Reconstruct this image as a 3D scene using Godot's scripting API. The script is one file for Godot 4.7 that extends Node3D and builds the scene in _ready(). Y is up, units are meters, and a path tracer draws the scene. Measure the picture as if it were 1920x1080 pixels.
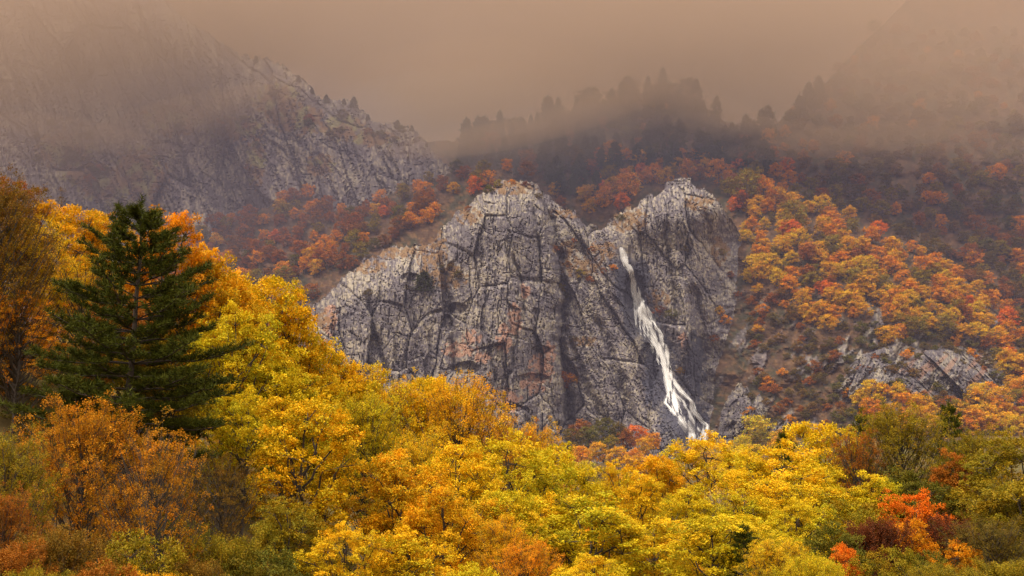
extends Node3D
# Autumn valley below a misty rock wall with a waterfall. Units are metres, the camera's eye is the origin, -z looks up the valley.

const FOCAL := 2249.0        # focal length in photo pixels (1920 x 1080)
const PITCH := 8.0           # camera looks up by this many degrees

var rng := RandomNumberGenerator.new()
var taken := {}
var n_a := FastNoiseLite.new()      # smooth fractal noise
var n_b := FastNoiseLite.new()      # finer fractal noise
var n_c := FastNoiseLite.new()      # cells: one value each
var n_e := FastNoiseLite.new()      # cells: distance to the edge
var mats := {}
var cs := cos(deg_to_rad(PITCH))
var sn := sin(deg_to_rad(PITCH))


func _ready() -> void:
	_camera_and_light()
	_noises()
	_ground()
	_left_cliff()
	_left_slope()
	_right_slope()
	_waterfall_cliff()
	_outcrops()
	_waterfall()
	_tree_meshes()
	_slope_trees()
	_cliff_shrubs()
	_valley_trees()
	_near_trees()
	_undergrowth()
	_mist()


# ------------------------------------------------------------------ camera, sky, light
func _camera_and_light() -> void:
	var cam := Camera3D.new()
	cam.name = "camera"
	cam.fov = rad_to_deg(2.0 * atan(540.0 / FOCAL))
	cam.near = 0.5
	cam.far = 6000.0
	cam.rotation_degrees.x = PITCH
	add_child(cam)
	cam.current = true

	var sky_mat := ProceduralSkyMaterial.new()
	sky_mat.sky_horizon_color = Color(0.50, 0.41, 0.31)
	sky_mat.sky_top_color = Color(1.22, 1.18, 1.13)
	sky_mat.sky_curve = 0.7
	sky_mat.sky_energy_multiplier = 1.0
	sky_mat.ground_bottom_color = Color(0.22, 0.18, 0.14)
	sky_mat.ground_horizon_color = Color(0.45, 0.38, 0.31)
	sky_mat.sun_angle_max = 1.0
	var sky := Sky.new()
	sky.sky_material = sky_mat
	var env := Environment.new()
	env.background_mode = Environment.BG_SKY
	env.sky = sky
	env.tonemap_mode = Environment.TONE_MAPPER_LINEAR
	env.tonemap_exposure = 2.3
	env.sdfgi_enabled = true
	env.ssao_enabled = true
	env.ssil_enabled = true
	env.volumetric_fog_enabled = true
	env.volumetric_fog_density = 0.0
	var we := WorldEnvironment.new()
	we.name = "environment"
	we.environment = env
	add_child(we)

	var sun := DirectionalLight3D.new()
	sun.name = "sun"
	sun.light_energy = 0.5
	sun.light_angular_distance = 10.0
	sun.light_color = Color(1.0, 0.94, 0.85)
	sun.shadow_enabled = true
	add_child(sun)
	sun.look_at_from_position(Vector3(-60, 120, 45), Vector3.ZERO, Vector3.UP)


# ------------------------------------------------------------------ helpers
func _noises() -> void:
	rng.seed = 11
	n_a.seed = 3
	n_a.frequency = 1.0
	n_a.noise_type = FastNoiseLite.TYPE_SIMPLEX_SMOOTH
	n_a.fractal_octaves = 3
	n_b.seed = 8
	n_b.frequency = 1.0
	n_b.noise_type = FastNoiseLite.TYPE_SIMPLEX
	n_b.fractal_octaves = 4
	n_c.seed = 5
	n_c.frequency = 1.0
	n_c.noise_type = FastNoiseLite.TYPE_CELLULAR
	n_c.cellular_return_type = FastNoiseLite.RETURN_CELL_VALUE
	n_c.fractal_type = FastNoiseLite.FRACTAL_NONE
	n_e.seed = 5
	n_e.frequency = 1.0
	n_e.noise_type = FastNoiseLite.TYPE_CELLULAR
	n_e.cellular_return_type = FastNoiseLite.RETURN_DISTANCE2_SUB
	n_e.fractal_type = FastNoiseLite.FRACTAL_NONE


# the point that lies at depth d metres in the direction of photo pixel (px, py)
func at(px: float, py: float, d: float) -> Vector3:
	var cx := (px - 960.0) / FOCAL
	var cy := (540.0 - py) / FOCAL
	var k := d / (cs - cy * sn)
	return Vector3(cx * k, (cy * cs + sn) * k, -d)


func sm(a: float, b: float, x: float) -> float:
	return smoothstep(a, b, x)


func line(p: Array, x: float) -> float:      # y of a polyline given as [x, y] pairs
	if x <= p[0][0]:
		return p[0][1]
	for i in range(1, p.size()):
		if x <= p[i][0]:
			return lerpf(p[i - 1][1], p[i][1], (x - p[i - 1][0]) / float(p[i][0] - p[i - 1][0]))
	return p[-1][1]


func table(cols: Array, rows: Array, vals: Array, x: float, y: float) -> float:
	var i := 0
	while i < cols.size() - 2 and x > cols[i + 1]:
		i += 1
	var j := 0
	while j < rows.size() - 2 and y > rows[j + 1]:
		j += 1
	var a := clampf((x - cols[i]) / float(cols[i + 1] - cols[i]), 0, 1)
	var b := clampf((y - rows[j]) / float(rows[j + 1] - rows[j]), 0, 1)
	a = a * a * (3 - 2 * a) * 0.5 + a * 0.5
	b = b * b * (3 - 2 * b) * 0.5 + b * 0.5
	return lerpf(lerpf(vals[j][i], vals[j][i + 1], a), lerpf(vals[j + 1][i], vals[j + 1][i + 1], a), b)


func numbered(called: String) -> String:
	if not taken.has(called):
		taken[called] = 0
		return called
	taken[called] += 1
	return "%s_%03d" % [called, taken[called]]


func tag(o: Node3D, label: String, category := "", group := "", kind := "") -> void:
	o.set_meta("label", label)
	if category:
		o.set_meta("category", category)
	if group:
		o.set_meta("group", group)
	if kind:
		o.set_meta("kind", kind)


func array_mesh(v: PackedVector3Array, idx: PackedInt32Array, col := PackedColorArray(), nor := PackedVector3Array()) -> ArrayMesh:
	var a := []
	a.resize(Mesh.ARRAY_MAX)
	a[Mesh.ARRAY_VERTEX] = v
	if idx.size():
		a[Mesh.ARRAY_INDEX] = idx
	if col.size():
		a[Mesh.ARRAY_COLOR] = col
	if nor.size():
		a[Mesh.ARRAY_NORMAL] = nor
	var m := ArrayMesh.new()
	m.add_surface_from_arrays(Mesh.PRIMITIVE_TRIANGLES, a)
	return m


func instance(called: String, m: Mesh, mat: Material, parent: Node3D = self) -> MeshInstance3D:
	var o := MeshInstance3D.new()
	o.name = numbered(called) if parent == self else called
	o.mesh = m
	o.material_override = null
	o.set_surface_override_material(0, mat)
	parent.add_child(o, true)
	return o


func vertex_material(tint := Color(1, 1, 1), rough := 0.9, back := 0.0) -> StandardMaterial3D:
	var key := "%s %s %s" % [tint, rough, back]
	if mats.has(key):
		return mats[key]
	var m := StandardMaterial3D.new()
	m.vertex_color_use_as_albedo = true
	m.albedo_color = tint.linear_to_srgb()
	m.roughness = rough
	m.metallic_specular = 0.18
	if back > 0.0:
		m.backlight_enabled = true
		m.backlight = Color(back, back, back).linear_to_srgb()
	mats[key] = m
	return m


# a sheet of nu x nv points given row by row
func sheet(v: PackedVector3Array, col: PackedColorArray, nu: int, nv: int, smooth := false) -> ArrayMesh:
	var idx := PackedInt32Array()
	idx.resize((nu - 1) * (nv - 1) * 6)
	var k := 0
	for j in nv - 1:
		for i in nu - 1:
			var a := j * nu + i
			var b := a + 1
			var c := a + nu
			var d := c + 1
			if (i + j) % 2 == 0:
				idx[k] = a; idx[k + 1] = b; idx[k + 2] = d
				idx[k + 3] = a; idx[k + 4] = d; idx[k + 5] = c
			else:
				idx[k] = a; idx[k + 1] = b; idx[k + 2] = c
				idx[k + 3] = b; idx[k + 4] = d; idx[k + 5] = c
			k += 6
	if not smooth:
		return array_mesh(v, idx, col)
	var st := SurfaceTool.new()
	st.create_from(array_mesh(v, idx, col), 0)
	st.generate_normals()
	return st.commit()


# ------------------------------------------------------------------ ground of the valley
const GROUND_D := [[-60, -1.0], [0, -1.8], [14, -3.2], [35, -7.5], [75, -11.5], [130, -15.5], [200, -19.0], [290, -17.0], [370, -9.0], [430, -2.0], [520, 6.0], [800, 40.0], [1200, 90.0]]

func ground_y(x: float, z: float) -> float:
	var d := -z
	var y := line(GROUND_D, d)
	var far := sm(20, 70, d)
	y += sm(50, 95, d) * sm(0, 60, -x) * 30.0
	y += far * sm(28, 110, x) * 13.0
	y += sm(150, 700, absf(x)) * 90.0
	y += n_a.get_noise_2d(x * 0.02, z * 0.02) * 1.6 * sm(5, 40, d) + n_a.get_noise_2d(x * 0.15, z * 0.15) * 0.25
	return y


func _ground() -> void:
	var v := PackedVector3Array()
	var c := PackedColorArray()
	var nu := 220
	var nv := 260
	for j in nv:
		var t := float(j) / (nv - 1)
		var z := 60.0 - 1300.0 * t * (0.35 + 0.65 * t)
		for i in nu:
			var s := 2.0 * i / (nu - 1) - 1.0
			var x := s * (150.0 + 650.0 * absf(s) * absf(s))
			v.append(Vector3(x, ground_y(x, z), z))
			var g := n_b.get_noise_2d(x * 0.3, z * 0.3)
			var h := n_a.get_noise_2d(x * 0.03, z * 0.03)
			var col := Color(0.075, 0.05, 0.022).lerp(Color(0.10, 0.085, 0.03), sm(-0.3, 0.4, h))
			c.append(col.lerp(Color(0.16, 0.085, 0.025), sm(0.1, 0.5, g) * 0.7))
	var o := instance("ground", sheet(v, c, nu, nv, true), vertex_material())
	tag(o, "leaf-strewn valley floor beneath the autumn trees", "", "", "structure")


# ------------------------------------------------------------------ rock
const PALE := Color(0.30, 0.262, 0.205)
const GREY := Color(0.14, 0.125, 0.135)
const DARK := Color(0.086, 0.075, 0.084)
const IRON := Color(0.33, 0.19, 0.135)
const TURF := Color(0.17, 0.098, 0.042)
const MOSS := Color(0.20, 0.19, 0.075)

# relief (metres towards the viewer) of weathered rock at face coordinates u, v in metres; lean tilts its joints
func rock_relief(u: float, v: float, lean: float) -> float:
	var w := u + lean * v + n_a.get_noise_2d(u * 0.06, v * 0.04) * 1.6
	var q := v + n_a.get_noise_2d(u * 0.05 + 40.0, v * 0.05) * 2.0 - 0.22 * u
	var r := facet(w, q, 12.0, 24.0, 1, 2.7, 0.50) + facet(w, q, 4.4, 12.0, 2, 1.05, 0.46) + facet(w, q, 1.4, 4.6, 3, 0.24, 0.36)
	r += n_b.get_noise_2d(w / 1.1, q / 2.4) * 0.22
	var f := absf(n_a.get_noise_2d(w / 3.4 + 7.0, q / 30.0))
	r -= (1.0 - sm(0.0, 0.06, f)) * 1.6
	var g := absf(n_b.get_noise_2d(w / 1.9 + 70.0, q / 14.0))
	r -= (1.0 - sm(0.0, 0.06, g)) * 0.6
	var h := absf(n_a.get_noise_2d(w / 40.0, q / 6.0 + 90.0))
	r -= (1.0 - sm(0.0, 0.03, h)) * 1.1
	return r


# broken rock: every cell of a jittered grid is a plane of its own height and tilt, with a groove where two meet
func facet(u: float, v: float, su: float, sv: float, sd: int, high: float, tilt: float) -> float:
	var gu := u / su - 0.5
	var gv := v / sv - 0.5
	var iu := floori(gu)
	var iv := floori(gv)
	var d1 := 9.0
	var d2 := 9.0
	var out := 0.0
	for j in 2:
		for i in 2:
			var h := ((iu + i) * 73856093) ^ ((iv + j) * 19349663) ^ (sd * 83492791)
			h = ((h ^ (h >> 13)) * 1274126177) & 0x3fffffff
			h = (h ^ (h >> 11)) & 0x3fffffff
			var x := gu - (iu + i) + 0.35 - (h & 255) * 0.00275
			var y := gv - (iv + j) + 0.35 - ((h >> 8) & 255) * 0.00275
			var d := x * x + y * y
			if d < d1:
				d2 = d1
				d1 = d
				var c := ((h >> 16) & 127) / 63.5 - 1.0
				var t := ((h >> 22) & 255) / 127.5 - 1.0
				out = c * high + (t * x * su + (c * 0.5 - 0.25) * y * sv * 0.5) * tilt
			elif d < d2:
				d2 = d
	return out - (1.0 - smoothstep(0.0, 0.07, d2 - d1)) * high * 0.7


# what grows and runs on the stone, as the photograph shows it: blotches of pale lichen, bare grey stone, dark algae and upright seep stains.
# It has its own noise and knows nothing of the relief, of any slope or of the light.
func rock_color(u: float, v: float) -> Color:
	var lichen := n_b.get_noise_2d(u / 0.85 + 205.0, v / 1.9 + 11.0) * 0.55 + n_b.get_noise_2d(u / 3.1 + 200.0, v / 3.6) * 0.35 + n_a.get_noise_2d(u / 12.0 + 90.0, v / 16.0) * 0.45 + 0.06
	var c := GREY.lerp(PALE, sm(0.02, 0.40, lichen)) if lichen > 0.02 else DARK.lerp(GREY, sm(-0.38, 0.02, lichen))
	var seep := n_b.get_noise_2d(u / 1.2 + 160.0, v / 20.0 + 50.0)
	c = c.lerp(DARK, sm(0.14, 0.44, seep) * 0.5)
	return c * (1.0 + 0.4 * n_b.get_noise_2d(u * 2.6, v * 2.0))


func spots(list: Array, px: float, py: float) -> float:     # how far inside one of the spots [x, y, rx, ry]; 0 outside
	var best := 0.0
	for s in list:
		var dx: float = (px - s[0]) / s[2]
		var dy: float = (py - s[1]) / s[3]
		best = maxf(best, 1.0 - dx * dx - dy * dy)
	return best


# a rock face spanned over photo pixels x0..x1, y0..y1; depth(px, py) is its distance; above crest(px) it rolls back and away
func face(called: String, x0: float, x1: float, y0: float, y1: float, step: float, crest: Callable, depth: Callable, paint: Callable, back := 60.0) -> MeshInstance3D:
	var nu := int((x1 - x0) / step) + 1
	var nv := int((y1 - y0) / step) + 1
	var v := PackedVector3Array()
	var c := PackedColorArray()
	v.resize(nu * nv)
	c.resize(nu * nv)
	for i in nu:
		var px := x0 + i * step
		var top: float = crest.call(px)
		for j in nv:
			var py := y0 + j * step
			var k := j * nu + i
			if py >= top:
				v[k] = at(px, py, depth.call(px, py))
				c[k] = paint.call(px, py)
			else:
				var t := minf((top - py) * 0.6, back)
				var p := at(px, top, depth.call(px, top))
				v[k] = p + Vector3(0, -0.22 * t + n_a.get_noise_2d(px * 0.02, t * 0.1) * 0.6 * minf(t, 2.0), -t)
				c[k] = paint.call(px, top - t * 2.0)
	return instance(called, sheet(v, c, nu, nv), vertex_material(Color(1, 1, 1), 0.85))


# ------------------------------------------------------------------ the cliff with the waterfall
const FALL := [[465, 1165], [485, 1171], [508, 1181], [540, 1190], [560, 1196], [575, 1202], [612, 1216], [650, 1235], [690, 1249], [725, 1256], [753, 1263], [776, 1273], [797, 1286], [812, 1297], [860, 1312]]
const CREST_C := [[520, 640], [560, 600], [600, 568], [640, 522], [690, 486], [745, 462], [790, 462], [812, 448], [850, 408], [880, 384], [915, 352], [950, 336], [985, 344], [1015, 358], [1045, 384], [1080, 402], [1112, 430], [1132, 424], [1165, 400], [1205, 374], [1250, 348], [1285, 340], [1315, 346], [1340, 368], [1365, 408], [1388, 445], [1405, 500], [1425, 560], [1460, 640]]
const LEFT_CREST_D := [[1120, 452], [1135, 420], [1165, 398], [1205, 372], [1250, 347], [1285, 339], [1315, 346], [1340, 366], [1362, 402], [1385, 440], [1400, 500], [1425, 560], [1460, 640]]

# chimneys: [[py, px] points, half width in pixels, depth in metres]; pockets under overhangs: [px, py, rx, ry, depth]
const CREASES := [
	[[[400, 1034], [480, 1048], [560, 1060], [650, 1052], [760, 1064], [870, 1072]], 9.0, 10.0],
	[[[440, 808], [520, 836], [580, 846], [700, 856]], 7.0, 5.0],
	[[[540, 1304], [640, 1318], [760, 1326], [840, 1334]], 13.0, 9.0],
	[[[480, 962], [560, 984], [660, 962], [760, 946]], 4.0, 3.0],
	[[[470, 905], [560, 898], [640, 916], [720, 930]], 4.0, 2.6],
	[[[560, 690], [640, 706], [720, 730]], 5.0, 3.0],
	[[[380, 1000], [470, 1012], [560, 1020]], 4.0, 2.6],
	[[[420, 1245], [520, 1262], [600, 1272]], 5.0, 3.0],
	[[[400, 1320], [500, 1342], [580, 1360]], 5.0, 3.0],
	[[[600, 1120], [700, 1160], [800, 1190]], 8.0, 5.0],
	[[[640, 1070], [740, 1110], [820, 1150]], 6.0, 4.0]]
const POCKETS := [[858, 578, 20, 12, 5.0], [838, 606, 12, 18, 4.0], [876, 690, 24, 14, 5.0], [1190, 545, 22, 40, 5.0], [1000, 708, 30, 9, 4.0], [770, 520, 20, 9, 3.0], [1015, 655, 18, 8, 3.0], [700, 640, 10, 22, 3.0], [1215, 690, 20, 50, 4.0], [950, 765, 40, 8, 4.0]]

func fall_x(py: float) -> float:
	return line(FALL, py)


func crest_c(px: float) -> float:
	return line(CREST_C, px) + n_b.get_noise_2d(px * 0.05, 3.0) * 6.0 + n_c.get_noise_2d(px * 0.045, 9.0) * 7.0 + n_c.get_noise_2d(px * 0.13, 29.0) * 3.0


func cliff_depth(px: float, py: float) -> float:
	var top := line(CREST_C, px)
	var d := 436.0 - (py - 600.0) * 0.075
	d -= 21.0 * exp(-pow((px - 940.0) / 82.0, 2.0))                                          # the main pillar
	d -= 9.0 * exp(-pow((px - 720.0) / 75.0, 2.0)) * sm(440, 560, py)                         # the lower dome
	d += 9.0 * sm(1035, 1062, px + n_a.get_noise_1d(py * 0.02) * 16.0) * sm(400, 480, py) - 7.0 * sm(1070, 1240, px) * sm(540, 800, py)
	var side := px - fall_x(py)
	d += 17.0 * exp(-pow(side / lerpf(24.0, 52.0, sm(500, 800, py)), 2.0)) * sm(455, 640, py) * sm(900, 700, py)    # the gully of the fall
	d -= 6.0 * exp(-pow((px - 1290.0) / 75.0, 2.0))                                           # the right dome
	d += 30.0 * sm(620, 500, px) 
	var h := clampf((py - top) / 75.0, 0.0, 1.0)
	d += 14.0 * (1.0 - h) * (1.0 - h)
	for a in CREASES:
		var cx := line(a[0], py) + n_a.get_noise_2d(py * 0.03, a[2]) * 5.0
		var off: float = (px - cx) / a[1]
		if absf(off) < 2.5:
			d += a[2] * exp(-off * off) * sm(a[0][0][0] - 12.0, a[0][0][0] + 12.0, py) * sm(a[0][-1][0] + 12.0, a[0][-1][0] - 12.0, py)
	for a in POCKETS:
		var e: float = 1.0 - pow((px - a[0]) / a[2], 2.0) - pow((py - a[1]) / a[3], 2.0)
		if e > 0.0:
			d += a[4] * sm(0.0, 0.35, e + n_b.get_noise_2d(px * 0.08, py * 0.08) * 0.3)
	var calm := 1.0 - 0.8 * exp(-pow(side / 22.0, 2.0))
	d -= rock_relief(px * 0.19, (py - 560.0) * 0.19, cliff_lean(px, py)) * calm
	return lerpf(d, right_depth(px, py) + 2.5, sm(1290.0 - 25.0 * sm(560, 720, py), 1405.0 - 45.0 * sm(560, 720, py), px) * sm(380, 470, py))


func cliff_lean(px: float, py: float) -> float:        # which way the joints of the pillar, the slab and the right dome run
	return 0.05 if px < line(CREASES[0][0], py) else -0.38 if px < fall_x(maxf(py, 470.0)) else -0.2


func crest_d(px: float) -> float:
	return line(LEFT_CREST_D, px)


const DARK_SPOTS := [[1174, 540, 20, 62], [1184, 600, 18, 40], [1226, 712, 22, 62], [1300, 690, 26, 84], [1285, 790, 56, 46], [1205, 520, 14, 40]]  # darker blue-grey rock in the gully and recesses beside the fall
const IRON_SPOTS := [[965, 600, 14, 34], [945, 635, 16, 30], [862, 655, 36, 16], [885, 632, 20, 16], [1015, 690, 26, 34], [940, 752, 42, 26], [1030, 660, 14, 22], [1000, 720, 26, 22], [985, 545, 10, 16], [905, 672, 16, 12], [620, 600, 16, 30], [1282, 640, 12, 18], [600, 640, 12, 24]]
const TURF_SPOTS := [[960, 352, 50, 14], [880, 405, 26, 18], [810, 470, 30, 60], [840, 520, 40, 24], [1090, 500, 44, 22], [1060, 465, 26, 16], [1130, 470, 30, 20], [1180, 412, 40, 26], [1225, 560, 36, 18], [780, 470, 40, 14], [690, 500, 40, 14], [1100, 640, 30, 10], [600, 600, 30, 22], [740, 475, 60, 12], [1060, 400, 30, 12], [1310, 380, 30, 16], [1350, 470, 20, 30], [930, 770, 26, 16], [870, 750, 26, 20]]

func cliff_paint(px: float, py: float) -> Color:
	var u := px * 0.19
	var v := py * 0.19
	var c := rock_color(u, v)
	var g := n_b.get_noise_2d(u * 0.35, v * 0.35)
	var i := spots(IRON_SPOTS, px, py)
	if i > 0.0:
		c = c.lerp(IRON * (1.0 + 0.5 * n_b.get_noise_2d(u * 1.5, v * 0.8)), sm(0.05, 0.45, i * 0.8 + g * 1.3) * 0.85)
	var t := spots(TURF_SPOTS, px, py)
	if t > 0.0:
		c = c.lerp(TURF * (1.0 + 0.6 * n_b.get_noise_2d(u * 1.3, v * 1.3)), sm(0.05, 0.55, t * 0.8 + g * 1.5) * 0.8)
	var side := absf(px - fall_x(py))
	var wet_dark := maxf((1.0 - sm(18.0, 40.0, side + g * 26.0)) * sm(470, 500, py), sm(0.05, 0.4, spots(DARK_SPOTS, px, py) + g * 0.9) if spots(DARK_SPOTS, px, py) > 0.0 else 0.0)        # rock wetted and bared by the spray, plus dark blue-grey spots beside it
	c = c.lerp(Color(0.052, 0.054, 0.076) * (1.0 + 0.5 * n_b.get_noise_2d(u * 1.1, v * 0.6)), wet_dark * 0.85)
	return c


func _waterfall_cliff() -> void:
	var o := face("waterfall_cliff", 520, 1460, 300, 905, 1.75, crest_c, cliff_depth, cliff_paint)
	tag(o, "grey craggy rock wall with vertical cracks and rusty patches around the waterfall", "", "", "structure")


# ------------------------------------------------------------------ the cliff in the mist on the left
const CREST_A := [[-140, -120], [150, -120], [250, -50], [330, 20], [400, 70], [455, 105], [500, 112], [530, 125], [565, 148], [590, 172], [606, 186], [640, 186], [665, 196], [690, 218], [720, 232], [750, 236], [775, 240], [795, 262], [820, 290], [850, 314], [890, 345], [940, 380], [1000, 430]]

func crest_a(px: float) -> float:
	return line(CREST_A, px) + n_b.get_noise_2d(px * 0.09, 13.0) * 6.0 + n_c.get_noise_2d(px * 0.05, 19.0) * 5.0


func left_depth(px: float, py: float) -> float:
	var top := line(CREST_A, px)
	var d := 560.0 + (420.0 - py) * 0.16 - (px - 600.0) * 0.035
	d += 22.0 * exp(-pow((px - (440.0 + (py - 350.0) * 0.28)) / 42.0, 2.0)) * sm(180, 300, py)       # the gully in its middle
	d -= 14.0 * exp(-pow((px - (330.0 + (py - 350.0) * 0.35)) / 70.0, 2.0))
	d -= 12.0 * exp(-pow((px - (650.0 + (py - 300.0) * 0.3)) / 110.0, 2.0))
	d += 14.0 * exp(-pow((px - 200.0) / 60.0, 2.0))
	var h := clampf((py - top) / 90.0, 0.0, 1.0)
	d += 30.0 * (1.0 - h) * (1.0 - h)
	d -= rock_relief(px * 0.13 + 300.0, (py - 300.0) * 0.10, -0.5) * 2.4
	return d


const TURF_A := [[200, 345, 60, 40], [260, 330, 60, 60], [150, 320, 50, 30], [440, 240, 60, 26], [560, 225, 60, 30], [640, 240, 50, 26], [520, 190, 50, 40], [700, 260, 50, 18], [330, 220, 60, 40], [480, 300, 20, 60], [120, 280, 60, 40], [250, 390, 60, 20], [600, 310, 30, 24]]

func left_paint(px: float, py: float) -> Color:
	var u := px * 0.25 + 300.0
	var v := py * 0.25
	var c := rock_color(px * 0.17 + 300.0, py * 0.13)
	var g := n_b.get_noise_2d(u * 0.3, v * 0.3)
	var t := spots(TURF_A, px, py)
	var soil := TURF.lerp(MOSS, sm(-0.1, 0.3, n_a.get_noise_2d(u * 0.1, v * 0.1)))
	if t > 0.0:
		c = c.lerp(soil * (1.0 + 0.5 * g), sm(0.1, 0.4, t + g * 0.8) * 0.8)
	return c


func _left_cliff() -> void:
	var o := face("misty_cliff", -140, 1000, -130, 640, 2.6, crest_a, left_depth, left_paint, 90.0)
	tag(o, "high leaning rock face of the left mountain fading into brown mist", "", "", "structure")


# ------------------------------------------------------------------ wooded slopes
const LC := [240, 400, 560, 700, 820, 920, 1060]
const LR := [280, 330, 380, 440, 500, 560, 640, 760]
const LV := [
	[600, 600, 590, 575, 562, 552, 548],
	[590, 588, 575, 560, 548, 535, 530],
	[575, 570, 556, 540, 526, 515, 520],
	[556, 550, 535, 518, 500, 492, 510],
	[540, 530, 512, 494, 480, 480, 500],
	[524, 510, 490, 474, 468, 475, 500],
	[500, 485, 465, 455, 460, 475, 500],
	[470, 455, 440, 440, 455, 475, 500]]
const LTOP := [[240, 470], [340, 440], [420, 418], [480, 398], [530, 372], [560, 356], [600, 380], [650, 402], [700, 380], [760, 350], [800, 338], [850, 322], [900, 318], [950, 316], [1000, 330], [1060, 350]]

func slope_left_depth(px: float, py: float) -> float:
	return table(LC, LR, LV, px, py) - n_a.get_noise_2d(px * 0.012, py * 0.02) * 3.0 - n_b.get_noise_2d(px * 0.06, py * 0.1) * 0.7


func slope_left_crest(px: float) -> float:
	return line(LTOP, px) + n_b.get_noise_2d(px * 0.05, 33.0) * 4.0


func slope_paint(px: float, py: float) -> Color:
	var g := n_b.get_noise_2d(px * 0.05, py * 0.08)
	var h := n_a.get_noise_2d(px * 0.012, py * 0.016)
	var c := Color(0.066, 0.040, 0.026).lerp(Color(0.042, 0.039, 0.024), sm(-0.25, 0.35, h))
	c = c.lerp(Color(0.12, 0.068, 0.034), sm(0.0, 0.45, g) * 0.8)
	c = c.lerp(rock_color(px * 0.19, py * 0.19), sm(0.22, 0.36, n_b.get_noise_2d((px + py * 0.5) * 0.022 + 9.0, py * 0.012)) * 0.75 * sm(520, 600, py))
	return c * (1.0 + 0.5 * n_b.get_noise_2d(px * 0.4, py * 0.4))


func _left_slope() -> void:
	var o := face("left_hillside", 240, 962, 270, 760, 3.0, slope_left_crest, slope_left_depth, slope_paint)
	tag(o, "steep russet grass slope between the misty cliff and the grey rock wall", "", "", "structure")


const RC := [760, 1000, 1250, 1390, 1480, 1600, 1720, 1840, 2060]
const RR := [-120, 150, 250, 320, 400, 480, 560, 640, 720, 800, 920]
const RV := [
	[830, 830, 830, 830, 830, 830, 830, 830, 830],
	[700, 690, 668, 668, 680, 690, 690, 690, 690],
	[660, 640, 620, 618, 625, 632, 632, 632, 630],
	[620, 600, 575, 570, 575, 582, 585, 588, 590],
	[590, 570, 525, 512, 515, 525, 535, 540, 545],
	[560, 550, 512, 478, 470, 478, 490, 500, 510],
	[540, 530, 505, 464, 452, 452, 460, 470, 480],
	[520, 515, 496, 448, 436, 432, 436, 444, 455],
	[500, 500, 480, 434, 420, 412, 412, 420, 430],
	[490, 485, 470, 420, 406, 394, 390, 396, 405],
	[480, 470, 455, 402, 386, 372, 364, 366, 375]]
const SPUR := [[1480, 380], [1560, 412], [1640, 440], [1720, 478], [1790, 520], [1850, 580], [1920, 650], [2060, 760]]

func right_depth(px: float, py: float) -> float:
	var d := table(RC, RR, RV, px, py) - n_a.get_noise_2d(px * 0.01, py * 0.014) * 5.0 - n_b.get_noise_2d(px * 0.05, py * 0.08) * 0.9
	if px > 1480.0:
		d += 34.0 * sm(0.0, 26.0, line(SPUR, px) - py) * sm(1480, 1620, px)
	var r := n_b.get_noise_2d((px + py * 0.5) * 0.022 + 9.0, py * 0.012)
	if r > 0.2 and py > 520.0:
		d -= (rock_relief(px * 0.19, py * 0.19, 0.2) * 0.6 + 1.0) * sm(0.2, 0.36, r) * sm(520, 600, py)
	return d


const RTOP := [[760, 262], [850, 262], [950, 258], [1040, 226], [1110, 196], [1180, 176], [1250, 172], [1310, 190], [1360, 226], [1400, 252], [1450, 236], [1520, 180], [1600, 100], [1700, 0], [1800, -70], [2060, -120]]

func right_crest(px: float) -> float:
	return line(RTOP, px) + n_b.get_noise_2d(px * 0.03, 53.0) * 5.0


func _right_slope() -> void:
	var o := face("right_hillside", 760, 2060, -90, 920, 3.6, right_crest, right_depth, slope_paint, 80.0)
	tag(o, "wooded mountain slope right of the waterfall rising into the mist", "", "", "structure")


# rock that breaks through the right slope
func _outcrops() -> void:
	var list := [
		["rock_outcrop", "dark outcrop with pink-brown slanting slabs above the olive beech", 1640, 1900, 630, 790, [[1640, 720], [1680, 672], [1730, 655], [1800, 640], [1830, 642], [1865, 668], [1885, 690], [1900, 740]], 7.0, -0.9],
		["rock_outcrop", "pale ragged rock rib climbing the brown grass slope", 1545, 1700, 596, 790, [[1545, 770], [1580, 700], [1615, 650], [1650, 612], [1685, 606], [1700, 640]], 4.0, 0.6],
		["rock_outcrop", "dark low rock step behind the yellow-green oak crown", 1400, 1560, 775, 840, [[1400, 812], [1430, 792], [1480, 782], [1530, 788], [1560, 805]], 3.0, 0.3],
		["rock_outcrop", "broken grey crag on the shaded scrub slope beside the fall's foot", 1340, 1440, 690, 880, [[1340, 790], [1365, 740], [1390, 706], [1420, 716], [1440, 760]], 4.0, 0.3],
	]
	for a in list:
		var x0: float = a[2]
		var x1: float = a[3]
		var edge: Array = a[6]
		var bulge: float = a[7]
		var lean: float = a[8]
		var crest := func(px: float) -> float: return line(edge, px) + n_b.get_noise_2d(px * 0.12, 71.0) * 5.0
		var depth := func(px: float, py: float) -> float:
			var e := sin(PI * clampf((px - x0) / (x1 - x0), 0, 1))
			var h := clampf((py - line(edge, px)) / 40.0, 0.0, 1.0)
			return right_depth(px, py) - (bulge + 3.0) * sqrt(e) * (1.0 - (1.0 - h) * (1.0 - h)) * sm(a[5], a[5] - 70.0, py) + 2.5 - rock_relief(px * 0.19, py * 0.19, lean) * 0.9
		var paint := func(px: float, py: float) -> Color:
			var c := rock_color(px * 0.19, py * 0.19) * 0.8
			if lean < -0.5:
				var i := n_b.get_noise_2d((px + 0.9 * py) * 0.03, (py - px * 0.3) * 0.008)
				c = c.lerp(IRON * 0.6, sm(0.12, 0.4, i) * 0.7)
			return c
		var o := face(a[0], x0, x1, a[4], a[5], 1.8, crest, depth, paint, 12.0)
		tag(o, a[1], "rock", "", "structure")


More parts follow.
